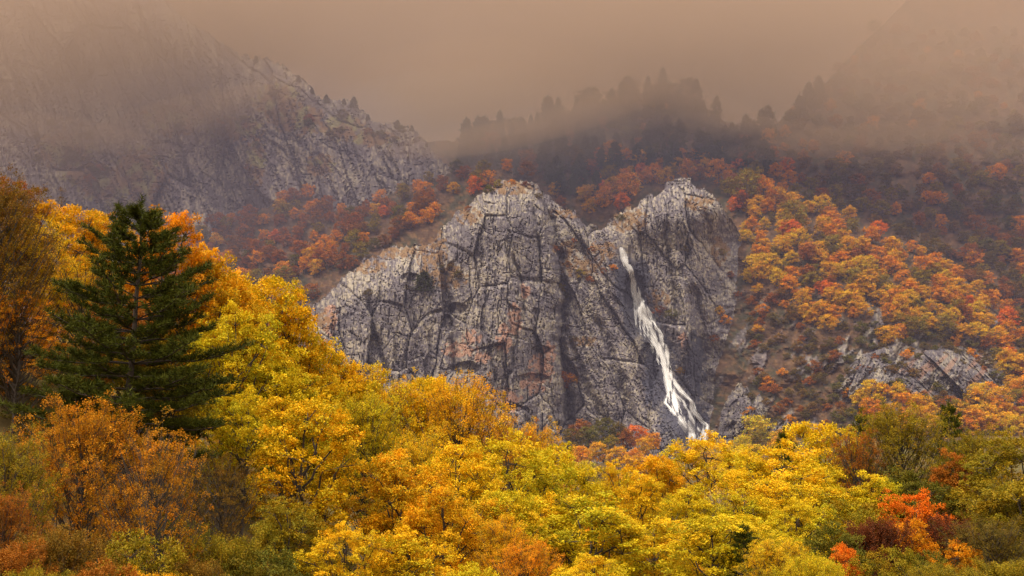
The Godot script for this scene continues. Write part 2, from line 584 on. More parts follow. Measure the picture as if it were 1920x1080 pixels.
# ------------------------------------------------------------------ the waterfall
const STREAMS := [       # points [py, px, half width in pixels], number of threads
	[[[464, 1165, 3.5], [485, 1171, 6], [508, 1181, 7], [540, 1190, 6.5], [560, 1196, 8], [575, 1202, 12], [612, 1216, 20], [632, 1226, 19], [650, 1235, 15], [690, 1249, 9], [725, 1256, 8], [753, 1263, 8], [776, 1273, 9], [797, 1286, 10], [812, 1297, 10], [900, 1322, 11]], 460],
	[[[690, 1252, 4], [717, 1264, 5], [738, 1281, 7], [751, 1296, 6], [768, 1300, 6], [785, 1312, 7], [797, 1326, 6], [819, 1321, 8], [845, 1316, 9], [900, 1322, 9]], 160],
	[[[738, 1266, 3], [752, 1280, 5], [770, 1290, 4], [790, 1300, 5], [812, 1314, 5]], 34],
	[[[735, 1253, 2], [755, 1248, 4], [772, 1262, 4], [790, 1276, 4]], 24],
	[[[464, 1165, 4], [485, 1171, 6], [508, 1181, 7], [540, 1190, 6.5], [560, 1196, 8], [585, 1205, 11], [610, 1215, 13]], 300],
	[[[600, 1222, 4], [625, 1237, 4], [655, 1249, 4], [690, 1256, 3]], 40]]

func _waterfall() -> void:
	var fall := Node3D.new()
	fall.name = "waterfall"
	add_child(fall)
	tag(fall, "tall white waterfall streaming down the grey rock gully and forking at its foot", "waterfall", "", "structure")
	water("veil", fall, 78, 0.85, 0.16, 0.42, 40.0, 130.0, 0.62, 0.13)
	water("foam", fall, 79, 0.8, 0.03, 0.11, 16.0, 60.0, 0.50, 0.72)


# threads of falling water along the streams; many, share of the given number; lo_w..hi_w half widths in metres; lo_l..hi_l lengths in pixels
func water(called: String, parent: Node3D, sd: int, share: float, lo_w: float, hi_w: float, lo_l: float, hi_l: float, scatter: float, alpha: float) -> void:
	var v := PackedVector3Array()
	var idx := PackedInt32Array()
	var r := RandomNumberGenerator.new()
	r.seed = sd
	for stream in STREAMS:
		var px_of := []
		var half_of := []
		for a in stream[0]:
			px_of.append([a[0], a[1]])
			half_of.append([a[0], a[2]])
		var lo: float = stream[0][0][0]
		var hi: float = stream[0][-1][0]
		for k in int(stream[1] * share):
			var lane := clampf(r.randfn(0.0, scatter), -1.3, 1.3)
			var y0 := r.randf_range(lo - 30.0, hi)
			var y1 := minf(hi, y0 + r.randf_range(lo_l, hi_l))
			y0 = maxf(y0, lo)
			if y1 - y0 < 8.0:
				continue
			var fat := r.randf_range(lo_w, hi_w)
			var seed_at := r.randf() * 100.0
			var row := 0
			var first := v.size() / 3
			var py := y0
			while py <= y1:
				var wob := n_a.get_noise_2d(seed_at, py * 0.03) * 0.22 + n_b.get_noise_2d(seed_at + 9.0, py * 0.10) * 0.08
				var px := line(px_of, py) + (lane + wob) * line(half_of, py) * 0.85
				if n_b.get_noise_2d(px * 0.12 + 7.0, py * 0.013) + 0.35 * n_b.get_noise_2d(px * 0.4, py * 0.04) < -0.50 + 0.38 * absf(lane):
					row = 0                              # the sheet tears here and the rock shows
					first = v.size() / 3
					py += 4.0
					continue
				var d := minf(cliff_depth(px, py), cliff_depth(px + 2.0, py - 4.0)) - 0.45 - seed_at * 0.006
				var p := at(px, py, d)
				var ease := sin(PI * clampf((py - y0) / (y1 - y0) * 0.94 + 0.03, 0, 1))
				var w := minf(fat * (0.15 + 0.85 * ease), line(half_of, py) * 0.12)
				v.append(p + Vector3(-w, 0, -0.06))
				v.append(p + Vector3(0, 0, w * 0.4))
				v.append(p + Vector3(w, 0, -0.06))
				if row > 0:
					var b := (first + row) * 3
					for s in 2:
						idx.append_array(PackedInt32Array([b + s - 3, b + s - 2, b + s + 1, b + s - 3, b + s + 1, b + s]))
				row += 1
				py += 4.0
	var m := StandardMaterial3D.new()
	m.albedo_color = Color(0.985, 0.985, 0.985, alpha)
	m.transparency = BaseMaterial3D.TRANSPARENCY_ALPHA
	m.roughness = 0.6
	m.cull_mode = BaseMaterial3D.CULL_DISABLED
	var st := SurfaceTool.new()
	st.create_from(array_mesh(v, idx), 0)
	st.generate_normals()
	instance(called, st.commit(), m, parent)


# ------------------------------------------------------------------ tree meshes
var puffs := {}      # kind -> {v, idx, n, cols: [..]}
var kinds := {}      # kind -> array of {trunk, crown, h}

# leaves: each is a kite of two triangles, grouped on a few shoots in a ball of radius 1
func make_puff(n: int, leaf: float, shoots: int, flat: float, spread: float, palette: Array, sd: int, n_cols := 7) -> Dictionary:
	var r := RandomNumberGenerator.new()
	r.seed = sd
	var v := PackedVector3Array()
	var idx := PackedInt32Array()
	var dirs := []
	for s in shoots:
		var d := Vector3(r.randfn(), r.randfn() * 0.8 + 0.35, r.randfn()).normalized() * r.randf_range(0.35, 0.95)
		dirs.append(d)
	for k in n:
		var c: Vector3 = dirs[k % shoots] + Vector3(r.randfn(), r.randfn(), r.randfn()) * spread
		c.y *= flat
		var along := Vector3(r.randfn(), r.randfn() * 0.6, r.randfn()).normalized()
		var up := Vector3(r.randfn() * 0.7, 1.0, r.randfn() * 0.7).normalized()
		var across := along.cross(up).normalized()
		var l := leaf * r.randf_range(0.65, 1.35)
		var b := v.size()
		v.append(c)
		v.append(c + along * l * 0.55 - across * l * 0.36 + up * l * 0.10)
		v.append(c + along * l)
		v.append(c + along * l * 0.55 + across * l * 0.36 + up * l * 0.10)
		idx.append_array(PackedInt32Array([b, b + 1, b + 2, b, b + 2, b + 3]))
	var cols := []
	for q in n_cols:
		var col := PackedColorArray()
		col.resize(n * 4)
		var shift := r.randf_range(0.85, 1.1)
		var own: Color = palette[q % palette.size()]
		for k in n:
			var c: Color = own.lerp(palette[r.randi() % palette.size()], r.randf_range(0.0, 0.4) if r.randf() < 0.68 else 1.0) * (shift * r.randf_range(0.7, 1.12))
			for t in 4:
				col[k * 4 + t] = c
		cols.append(col)
	return {"v": v, "idx": idx, "n": v.size(), "cols": cols}


class Bag:
	var v := PackedVector3Array()
	var idx := PackedInt32Array()
	var col := PackedColorArray()

	func tube(a: Vector3, b: Vector3, ra: float, rb: float, sides := 4) -> void:
		var f := (b - a).normalized()
		var s := f.cross(Vector3(0.31, 0.2, 0.93)).normalized()
		var t := f.cross(s)
		var n := v.size()
		for k in sides:
			var w := TAU * k / sides
			var o := s * cos(w) + t * sin(w)
			v.append(a + o * ra)
			v.append(b + o * rb)
		for k in sides:
			var i := n + 2 * k
			var j := n + 2 * ((k + 1) % sides)
			idx.append_array(PackedInt32Array([i, i + 1, j + 1, i, j + 1, j]))

	func limb(pts: Array, r0: float, r1: float, sides := 5) -> void:
		for i in pts.size() - 1:
			var a := float(i) / (pts.size() - 1)
			var b := float(i + 1) / (pts.size() - 1)
			tube(pts[i], pts[i + 1], lerpf(r0, r1, a), lerpf(r0, r1, b), sides)

	func puff(p: Dictionary, t: Transform3D, q: int) -> void:
		var b := v.size()
		v.append_array(t * (p.v as PackedVector3Array))
		col.append_array(p.cols[q % p.cols.size()])
		var i: PackedInt32Array = (p.idx as PackedInt32Array).duplicate()
		for k in i.size():
			i[k] += b
		idx.append_array(i)


func bent(a: Vector3, b: Vector3, r: RandomNumberGenerator, wob: float, lift: float, n := 4) -> Array:
	var out := [a]
	var l := a.distance_to(b)
	for k in range(1, n):
		var t := float(k) / n
		out.append(a.lerp(b, t) + Vector3(r.randfn(), r.randfn() * 0.6, r.randfn()) * wob * l + Vector3(0, -lift * l * sin(PI * t), 0))
	out.append(b)
	return out


# a broad tree: a trunk that forks into limbs, each limb carrying a lobe of leafy shoots. Height 1 scaled by h.
func broadleaf(sd: int, h: float, wide: float, lobes: int, per_lobe: int, puff_r: float, puff: String, low := 0.22) -> Dictionary:
	var r := RandomNumberGenerator.new()
	r.seed = sd
	var tr := Bag.new()
	var cr := Bag.new()
	var ps: Array = puffs[puff]
	var fork := h * (low + 0.10)
	var lean := Vector3(r.randfn() * 0.03, 0, r.randfn() * 0.03) * h
	var trunk := bent(Vector3(0, -0.4, 0), Vector3(lean.x, h * 0.86, lean.z), r, 0.012, 0.0, 6)
	tr.limb(trunk, h * 0.018, h * 0.004, 6)
	for k in lobes:
		# lobe centres spread through an egg-shaped crown, wider below its middle
		var t := (k + 0.5) / lobes
		var y := lerpf(low + 0.10, 0.90, pow(t, 0.85))
		var env := sin(PI * clampf((y - low + 0.10) / (1.12 - low), 0.0, 1.0))
		env = pow(env, 0.62)
		var a := k * 2.39996 + r.randf() * 0.9
		var rad := wide * h * 0.5 * env * r.randf_range(0.52, 0.86) * (0.15 if k == lobes - 1 else 1.0)
		var c := Vector3(cos(a) * rad, y * h + r.randf_range(-0.03, 0.03) * h, sin(a) * rad)
		var lr := wide * h * r.randf_range(0.14, 0.22)
		var from: Vector3 = Vector3(lean.x, 0, lean.z) * (y * 0.55) + Vector3(0, maxf(fork * r.randf_range(0.7, 1.1), y * h - rad * r.randf_range(0.6, 1.0) - 0.08 * h), 0)
		tr.limb(bent(from, c, r, 0.05, 0.10, 4), h * 0.0085, h * 0.0035, 4)
		for q in per_lobe:
			var d := Vector3(r.randfn(), r.randfn() * 0.75 + 0.32, r.randfn()).normalized()
			var p := c + d * Vector3(1.0, 0.72, 1.0) * lr * r.randf_range(0.55, 1.12)
			if q % 3 == 0:
				tr.tube(c + Vector3(0, -0.1 * lr, 0), p, h * 0.0030, h * 0.0012, 3)
			var s := puff_r * r.randf_range(0.7, 1.3)
			var b := Basis(Vector3.UP, r.randf() * TAU) * Basis(Vector3.RIGHT, r.randfn() * 0.3)
			cr.puff(ps[r.randi() % ps.size()], Transform3D(b.scaled(Vector3(s, s * r.randf_range(0.65, 0.95), s)), p), (k if r.randf() < 0.6 else r.randi()))
	return {"trunk": array_mesh(tr.v, tr.idx), "crown": array_mesh(cr.v, cr.idx, cr.col), "h": h}


# a fine-twigged tree: many straight rising branches fanned out from a low trunk, thinly leaved
func fan_tree(sd: int, h: float, wide: float, n: int, puff_r: float, puff: String, fill: float, low := 0.12) -> Dictionary:
	var r := RandomNumberGenerator.new()
	r.seed = sd
	var tr := Bag.new()
	var cr := Bag.new()
	var ps: Array = puffs[puff]
	tr.limb(bent(Vector3(0, -0.4, 0), Vector3(r.randfn() * 0.02 * h, h * 0.93, r.randfn() * 0.02 * h), r, 0.010, 0.0, 6), h * 0.014, h * 0.002, 5)
	for k in n:
		var t := (k + r.randf()) / n
		var y0 := lerpf(low, 0.80, t)
		var a := k * 2.39996 + r.randfn() * 0.25
		var out := wide * h * 0.5 * r.randf_range(0.72, 1.05) * pow(clampf(1.0 - (t - 0.18) * (t - 0.18) * 1.25, 0.03, 1.0), 0.9)
		var rise := lerpf(0.30, 0.20, t) * h * r.randf_range(0.7, 1.2)
		var from := Vector3(0, y0 * h, 0)
		var to := Vector3(cos(a) * out, minf(y0 * h + rise + out * 0.45, h * r.randf_range(0.94, 1.02)), sin(a) * out)
		var pts := bent(from, to, r, 0.025, 0.07, 4)
		tr.limb(pts, h * 0.0052, h * 0.0010, 3)
		for q in 7:
			var f := r.randf_range(0.38, 1.0)
			var at0: Vector3 = from.lerp(to, f) + Vector3(0, -0.07 * from.distance_to(to) * sin(PI * f), 0)
			var tip := at0 + ((to - from).normalized() + Vector3(r.randfn(), r.randfn() * 0.6 + 0.5, r.randfn()) * 0.55).normalized() * h * r.randf_range(0.05, 0.12)
			tr.tube(at0, tip, h * 0.0016, h * 0.0006, 3)
			for e in 2:
				if r.randf() < fill:
					var s := puff_r * r.randf_range(0.6, 1.25)
					var b := Basis(Vector3.UP, r.randf() * TAU) * Basis(Vector3.RIGHT, r.randfn() * 0.4)
					cr.puff(ps[r.randi() % ps.size()], Transform3D(b.scaled(Vector3(s, s * 0.75, s)), at0.lerp(tip, 0.35 + 0.6 * e)), k if r.randf() < 0.5 else r.randi())
	return {"trunk": array_mesh(tr.v, tr.idx), "crown": array_mesh(cr.v, cr.idx, cr.col), "h": h}


# a tuft of needles round the end of a twig along +y
func make_tuft(n: int, blade: float, thick: float, sd: int) -> Dictionary:
	var r := RandomNumberGenerator.new()
	r.seed = sd
	var v := PackedVector3Array()
	var idx := PackedInt32Array()
	for k in n:
		var base := Vector3(0, r.randf_range(-0.2, 0.9), 0)
		var a := r.randf() * TAU
		var d := Vector3(cos(a) * 0.75, r.randf_range(0.25, 1.1), sin(a) * 0.75).normalized()
		var s := d.cross(Vector3(r.randfn(), r.randfn(), r.randfn())).normalized() * thick
		var l := blade * r.randf_range(0.7, 1.2)
		var b := v.size()
		v.append(base - s)
		v.append(base + s)
		v.append(base + d * l)
		idx.append_array(PackedInt32Array([b, b + 1, b + 2]))
	var cols := []
	for q in 5:
		var col := PackedColorArray()
		col.resize(n * 3)
		for k in n:
			var c := Color(0.026, 0.037, 0.007).lerp(Color(0.085, 0.088, 0.011), r.randf()) * r.randf_range(0.8, 1.35)
			for t in 3:
				col[k * 3 + t] = c
		cols.append(col)
	return {"v": v, "idx": idx, "n": v.size(), "cols": cols}


func aimed(d: Vector3, s: float, spin: float) -> Basis:
	var y := d.normalized()
	var x := y.cross(Vector3(0.2, 0.1, 0.97)).normalized()
	return (Basis(x, y, x.cross(y)) * Basis(Vector3.UP, spin)).scaled_local(Vector3(s, s, s))


# a pine: whorls of boughs with turned-up ends, each with side twigs that end in needle tufts
func pine(sd: int, h: float, half: Array, bare: float, whorls: int, per: int, tuft_s: float, twigs: int, puff: String) -> Dictionary:
	var r := RandomNumberGenerator.new()
	r.seed = sd
	var tr := Bag.new()
	var cr := Bag.new()
	var ps: Array = puffs[puff]
	tr.limb(bent(Vector3(0, -0.5, 0), Vector3(0, h * 0.97, 0), r, 0.003, 0.0, 8), h * 0.0155, h * 0.002, 7)
	for w in whorls:
		var t := (w + 0.35 * r.randf()) / whorls
		var y := lerpf(bare, 0.97, t)
		var reach := line(half, y) * h
		for k in per:
			var a := TAU * k / per + w * 1.1 + r.randfn() * 0.22
			var l := reach * r.randf_range(0.55, 1.12)
			var dir := Vector3(cos(a), 0, sin(a))
			var from := Vector3(0, y * h, 0)
			var rise := lerpf(-0.10, 0.55, pow(t, 1.4)) * l + r.randfn() * 0.06 * l
			var mid := from + dir * l * 0.55 + Vector3(0, rise * 0.35, 0)
			var tip := from + dir * l + Vector3(0, rise + 0.10 * l, 0)
			var pts := [from, from.lerp(mid, 0.5) + Vector3(0, 0.02 * l, 0), mid, mid.lerp(tip, 0.5) + Vector3(0, -0.02 * l, 0), tip]
			tr.limb(pts, h * 0.0042 * (0.4 + 0.6 * (1.0 - t)), h * 0.0010, 4)
			var nt := maxi(4, int(twigs * (0.35 + 0.65 * l / (0.3 * h))))
			for q in nt:
				var f := lerpf(0.30, 1.0, (q + r.randf()) / nt)
				var p: Vector3 = pts[2].lerp(pts[4], (f - 0.55) / 0.45) if f > 0.55 else from.lerp(mid, f / 0.55)
				var side := dir.cross(Vector3.UP) * (1.0 if q % 2 == 0 else -1.0)
				var td := (dir * r.randf_range(0.4, 1.1) + side * r.randf_range(0.25, 1.0) + Vector3(0, r.randf_range(0.0, 0.55), 0)).normalized()
				var tl := l * r.randf_range(0.10, 0.26) * (1.25 - 0.6 * f) + 0.15
				var end := p + td * tl
				tr.tube(p, end, h * 0.0010, h * 0.0006, 3)
				var m := maxi(2, int(tl / (tuft_s * 0.9)) + 1)
				for e in m:
					var g := p.lerp(end, (e + 0.6) / m)
					var up := (td + Vector3(r.randfn() * 0.35, 0.55 + r.randf() * 0.4, r.randfn() * 0.35)).normalized()
					cr.puff(ps[r.randi() % ps.size()], Transform3D(aimed(up, tuft_s * r.randf_range(0.75, 1.2), r.randf() * TAU), g), r.randi())
	for e in 5:
		cr.puff(ps[0], Transform3D(aimed(Vector3(r.randfn() * 0.2, 1, r.randfn() * 0.2), tuft_s * 1.2, e), Vector3(0, h * (0.93 + 0.017 * e), 0)), e)
	return {"trunk": array_mesh(tr.v, tr.idx), "crown": array_mesh(cr.v, cr.idx, cr.col), "h": h}


const LEAF := [Color(0.79, 0.505, 0.014), Color(0.75, 0.53, 0.016), Color(0.81, 0.43, 0.012), Color(0.50, 0.41, 0.016), Color(0.77, 0.48, 0.014), Color(0.34, 0.295, 0.015), Color(0.81, 0.56, 0.018)]

func _tree_meshes() -> void:
	# near trees: single leaves
	puffs["oak"] = [make_puff(140, 0.235, 9, 0.75, 0.19, LEAF, 1), make_puff(140, 0.235, 8, 0.70, 0.17, LEAF, 2), make_puff(130, 0.25, 10, 0.8, 0.19, LEAF, 3)]
	puffs["thin"] = [make_puff(60, 0.215, 8, 0.7, 0.22, LEAF, 4), make_puff(54, 0.23, 7, 0.8, 0.24, LEAF, 5)]
	puffs["far"] = [make_puff(26, 0.60, 6, 0.48, 0.26, LEAF, 6), make_puff(24, 0.64, 6, 0.52, 0.26, LEAF, 7)]
	puffs["needle"] = [make_tuft(30, 0.95, 0.055, 8), make_tuft(28, 1.0, 0.055, 9)]
	puffs["coarse"] = [make_tuft(9, 1.2, 0.20, 10), make_tuft(8, 1.2, 0.22, 11)]
	kinds["oak"] = [
		broadleaf(21, 14.0, 0.62, 22, 15, 0.68, "oak"), broadleaf(22, 14.0, 0.72, 24, 14, 0.68, "oak"),
		broadleaf(23, 14.0, 0.66, 20, 16, 0.70, "oak"), broadleaf(24, 14.0, 0.78, 26, 14, 0.68, "oak"), broadleaf(25, 14.0, 0.58, 19, 16, 0.66, "oak")]
	kinds["fan"] = [fan_tree(31, 13.0, 0.80, 95, 0.50, "thin", 0.95), fan_tree(32, 13.0, 0.95, 105, 0.50, "thin", 0.9), fan_tree(33, 13.0, 0.7, 90, 0.5, "thin", 0.9)]
	kinds["sparse"] = [fan_tree(41, 13.0, 0.75, 80, 0.46, "thin", 0.48), fan_tree(42, 13.0, 0.9, 85, 0.46, "thin", 0.5)]
	kinds["bare"] = [fan_tree(43, 12.0, 0.8, 110, 0.40, "thin", 0.12)]
	kinds["maple"] = [broadleaf(51, 9.0, 0.92, 17, 17, 0.52, "oak", 0.10), broadleaf(52, 9.0, 0.8, 15, 17, 0.52, "oak", 0.08)]
	kinds["shrub"] = [fan_tree(61, 5.0, 1.3, 90, 0.38, "thin", 0.9, 0.02), fan_tree(62, 5.0, 1.5, 90, 0.38, "thin", 0.8, 0.02)]
	kinds["bush"] = [broadleaf(63, 5.0, 1.25, 16, 12, 0.46, "oak", 0.0), broadleaf(64, 5.0, 1.45, 18, 12, 0.46, "oak", 0.0)]
	kinds["big_pine"] = [pine(71, 22.0, [[0.30, 0.20], [0.36, 0.27], [0.44, 0.285], [0.56, 0.24], [0.68, 0.215], [0.78, 0.16], [0.88, 0.095], [0.95, 0.045], [1.0, 0.01]], 0.27, 22, 6, 0.37, 18, "needle")]
	kinds["small_pine"] = [pine(72, 14.0, [[0.2, 0.24], [0.4, 0.26], [0.6, 0.21], [0.8, 0.13], [1.0, 0.02]], 0.2, 15, 6, 0.42, 9, "needle"), pine(73, 14.0, [[0.2, 0.2], [0.5, 0.2], [0.8, 0.11], [1.0, 0.02]], 0.2, 15, 6, 0.42, 8, "needle")]
	# far trees: leafy shoots of half a metre
	for k in 8:
		kinds.get_or_add("far_oak", []).append(broadleaf(80 + k, 9.0, [0.85, 1.0, 0.75, 0.95, 0.8, 1.05, 0.7, 0.9][k], 15, 7, 0.80, "far", 0.08))
	for k in 4:
		kinds.get_or_add("far_bush", []).append(broadleaf(90 + k, 3.6, 1.25, 7, 7, 0.60, "far", 0.0))
	for k in 5:
		kinds.get_or_add("far_pine", []).append(pine(100 + k, 20.0, [[0.1, 0.21 + 0.03 * (k % 3)], [0.35, 0.215], [0.6, 0.155 + 0.015 * (k % 2)], [0.8, 0.09], [1.0, 0.01]], 0.14, 14, 5, 0.95, 6, "coarse"))


const TINT := {
	"yellow": Color(1.0, 1.0, 1.0), "gold": Color(1.0, 0.94, 0.9), "amber": Color(1.0, 0.80, 0.8), "orange": Color(1.0, 0.60, 0.7), "flame": Color(1.0, 0.38, 0.8),
	"red": Color(0.8, 0.2, 0.8), "lime": Color(0.85, 0.94, 1.0), "green": Color(0.38, 0.56, 0.9), "olive": Color(0.40, 0.42, 0.8), "brown": Color(0.31, 0.245, 0.9),
	"maroon": Color(0.21, 0.085, 0.9), "russet": Color(0.48, 0.245, 0.9), "dull": Color(0.22, 0.22, 1.0), "rose": Color(0.52, 0.25, 1.0), "moss": Color(0.20, 0.255, 0.9), "pink": Color(0.38, 0.23, 1.0), "copper": Color(0.70, 0.44, 0.7)}

const LOOK := {
	"yellow": "yellow", "gold": "golden", "amber": "amber", "orange": "orange", "flame": "flame orange", "red": "red", "lime": "yellow-green", "green": "green", "olive": "olive",
	"brown": "brown", "maroon": "maroon", "russet": "russet", "dull": "dull green-brown", "rose": "rose-red", "moss": "dark green", "pink": "pinkish brown", "copper": "copper"}

func bark(tone: String) -> Material:
	var key := "bark " + tone
	if not mats.has(key):
		var m := StandardMaterial3D.new()
		m.albedo_color = ({"dark": Color(0.055, 0.042, 0.034), "pale": Color(0.20, 0.15, 0.115), "pine": Color(0.045, 0.031, 0.024)}[tone] as Color).linear_to_srgb()
		m.roughness = 0.95
		mats[key] = m
	return mats[key]


func plant(called: String, kind: String, variant: int, tint: Color, tone: String, pos: Vector3, height: float, wide: float, turn: float, label: String, category: String, group: String) -> Node3D:
	var list: Array = kinds[kind]
	var k: Dictionary = list[variant % list.size()]
	var o := Node3D.new()
	o.name = numbered(called)
	add_child(o)
	o.position = pos
	var s: float = height / k.h
	o.rotation.y = turn
	o.scale = Vector3(s * wide, s, s * wide)
	var t := MeshInstance3D.new()
	t.name = "trunk"
	t.mesh = k.trunk
	t.set_surface_override_material(0, bark(tone))
	o.add_child(t)
	var c := MeshInstance3D.new()
	c.name = "crown"
	c.mesh = k.crown
	c.set_surface_override_material(0, vertex_material(tint, 0.6, 0.0 if kind.contains("pine") else 0.46))
	o.add_child(c)
	tag(o, label, category, group)
	return o


# ------------------------------------------------------------------ trees on the far slopes
const BARE_RIGHT := [[1500, 690, 130, 70], [1600, 690, 60, 80], [1760, 705, 120, 68], [1400, 790, 70, 60], [1480, 780, 80, 40], [1640, 620, 40, 22]]

func pick(r: RandomNumberGenerator, w: Dictionary) -> String:
	var sum := 0.0
	for k in w:
		sum += w[k]
	var x := r.randf() * sum
	for k in w:
		x -= w[k]
		if x <= 0.0:
			return k
	return w.keys()[0]


func nearest(list: Array, px: float, py: float) -> String:
	var best := 1e9
	var out := ""
	for a in list:
		var q: float = pow(a[0] - px, 2.0) + pow((a[1] - py) * 1.4, 2.0)
		if q < best:
			best = q
			out = a[2]
	return out


func _slope_trees() -> void:
	var r := RandomNumberGenerator.new()
	r.seed = 201
	var placed := []
	# right slope
	var tries := 0
	while placed.size() < 760 and tries < 26000:
		tries += 1
		var px := r.randf_range(1090, 1960)
		var py := r.randf_range(60, 830)
		if py < 300.0 and px < 1470.0 or py < right_crest(px) + 5.0:
			continue
		if px < 1390 and py > lerpf(395, 345, sm(1090, 1280, px)) + 60.0 * sm(1330, 1390, px):
			continue
		if py > crest_c(px) - 4.0 and px < 1405.0 and cliff_depth(px, py) < right_depth(px, py) + 4.0:
			continue
		var bare := spots(BARE_RIGHT, px, py) > 0.0
		var scrub := px < 1470.0 + (py - 560.0) * 0.6 and py > 540.0
		var small := bare or scrub
		var gap := 15.0 if small else lerpf(20.0, 17.0, sm(400, 520, py))
		var ok := true
		for p in placed:
			var dx: float = (p[0] - px)
			var dy: float = (p[1] - py) * 1.35
			if dx * dx + dy * dy < gap * gap:
				ok = false
				break
		if not ok or bare and r.randf() < 0.45 or scrub and r.randf() < 0.1:
			continue
		placed.append([px, py])
		var d := right_depth(px, py)
		var pos := at(px, py, d)
		var above := line(SPUR, px) - py if px > 1480.0 else 400.0 - py
		var w: Dictionary
		var zone: String
		var group: String
		if small:
			w = {"dull": 5, "moss": 4, "russet": 3, "brown": 3, "orange": 1.2, "rose": 1.0, "amber": 0.4}
			zone = "steep scrub slope"
			group = "scrub on the steep slope"
		elif above > 10.0:
			w = {"dull": 5, "brown": 3, "olive": 2.5, "russet": 2.5, "moss": 2.5, "orange": 1.2 + 2.0 * sm(330, 450, py), "rose": 0.6}
			if py < 400.0 and px < 1480.0:
				w = {"orange": 5, "flame": 1.5, "amber": 2, "olive": 1.5, "rose": 2.5, "moss": 1}
			zone = "dim mountain forest"
			group = "dim forest below the mist"
			if py < 400.0 and px < 1480.0:
				zone = "along the rim"
				group = "trees along the rim"
		else:
			w = {"amber": 8, "orange": 6, "gold": 3, "flame": 0.6, "olive": 2.4, "russet": 1.0, "dull": 0.5}
			zone = "bright orange oak wood"
			group = "oaks of the orange wood"
		var tint := pick(r, w)
		var c: Color = TINT[tint]
		var hgt := (r.randf_range(2.2, 4.2) if small else r.randf_range(5.0, 9.4))
		var kind := "far_bush" if small else "far_oak"
		var spot := nearest([[1400, 470, "beside the right rock dome"], [1480, 640, "above the scrub"], [1600, 560, "amid the wood"], [1660, 600, "above the pale rock rib"], [1780, 610, "above the pink-slabbed outcrop"], [1640, 450, "on the spur's crest"], [1800, 530, "on the spur's falling edge"], [1880, 700, "past the pink-slabbed outcrop"], [1380, 650, "by the fall's gully"], [1390, 780, "by the fall's foot"], [1560, 700, "by the pale rock rib"], [1720, 700, "on the pink-slabbed outcrop"], [1500, 320, "under the mist's edge"], [1700, 300, "under the mist's edge"], [1860, 300, "under the mist's edge"], [1560, 400, "behind the spur"], [1850, 450, "in the dark fold behind the spur"], [1180, 350, "above the fall"], [1300, 330, "above the right rock dome"], [1440, 360, "right of the dome"]], px, py)
		var size := "tall" if hgt > (3.5 if small else 8.0) else "low" if hgt < (2.8 if small else 6.4) else "middling"
		var named := "shrub" if small else "broadleaf_tree" if above > 10.0 and group.begins_with("dim") else "oak_tree"  # dim forest: broadleaf trees of no set species, named by zone
		plant(named, kind, r.randi(), c, "dark", pos - Vector3(0, 0.15, 0), hgt, r.randf_range(0.9, 1.2), r.randf() * TAU,
			"%s %s %s %s, %s" % [size, LOOK[tint], "bush" if small else "tree", spot, zone], "shrub" if small else "tree", group)
	# left slope
	placed = []
	tries = 0
	while placed.size() < 170 and tries < 6000:
		tries += 1
		var px := r.randf_range(350, 990)
		var top := line(LTOP, px)
		var py := r.randf_range(top + 6.0, 650)
		var d := slope_left_depth(px, py)
		if px > 520.0 and py > crest_c(px) - 2.0:
			continue
		if px > 600.0 and py > lerpf(510.0, 372.0, sm(640, 900, px)) and r.randf() < 0.85:
			continue                                    # the grass band above the rock wall stays open
		var ok := true
		for p in placed:
			var dx: float = (p[0] - px)
			var dy: float = (p[1] - py) * 1.3
			if dx * dx + dy * dy < 17.0 * 17.0:
				ok = false
				break
		if not ok:
			continue
		placed.append([px, py])
		var tint := pick(r, {"rose": 3, "russet": 3, "orange": 4, "flame": 1.0, "olive": 2.2, "moss": 2.0, "amber": 1.6, "pink": 3})
		var hgt := r.randf_range(5.5, 9.0)
		var spot := nearest([[430, 450, "beside the orange oaks behind the pine"], [560, 390, "under the misty cliff's corner"], [500, 520, "low on the slope"], [640, 470, "beside the lower rock dome"], [720, 400, "in the slope's middle"], [830, 360, "near the saddle"], [920, 335, "on the saddle beside the main pillar"], [800, 420, "by the open grass band"]], px, py)
		var size := "tall" if hgt > 7.9 else "low" if hgt < 6.6 else "middling"
		plant("autumn_tree", "far_oak", r.randi(), TINT[tint], "dark", at(px, py, d) - Vector3(0, 0.15, 0), hgt, r.randf_range(0.85, 1.15), r.randf() * TAU,  # autumn broadleaf trees of no set species, same meshes as the far oaks
			"%s %s tree %s, russet slope below the cliff" % [size, LOOK[tint], spot], "tree", "trees on the russet slope")
	# bushes and pines on the misty cliff's ledges and rim
	for k in 46:
		var s: Array = TURF_A[r.randi() % TURF_A.size()]
		var px: float = s[0] + r.randfn() * s[2] * 0.5
		var py: float = s[1] + r.randfn() * s[3] * 0.5
		if py < crest_a(px) + 8.0:
			continue
		var tint := pick(r, {"moss": 4, "russet": 2, "dull": 3})
		plant("ledge_bush", "far_bush", r.randi(), TINT[tint], "dark", at(px, py, left_depth(px, py)) - Vector3(0, 0.5, 0), r.randf_range(3, 5.5), 1.0, r.randf() * TAU,
			"%s bush on a ledge %s of the misty left cliff" % [LOOK[tint], nearest([[200, 340, "low down"], [140, 290, "in the mist"], [330, 220, "under the mist"], [440, 240, "above the gully"], [480, 310, "in the gully"], [560, 210, "on the shoulder"], [640, 240, "below the rim pines"], [700, 260, "at the far end"]], px, py)], "bush", "bushes on the misty cliff")
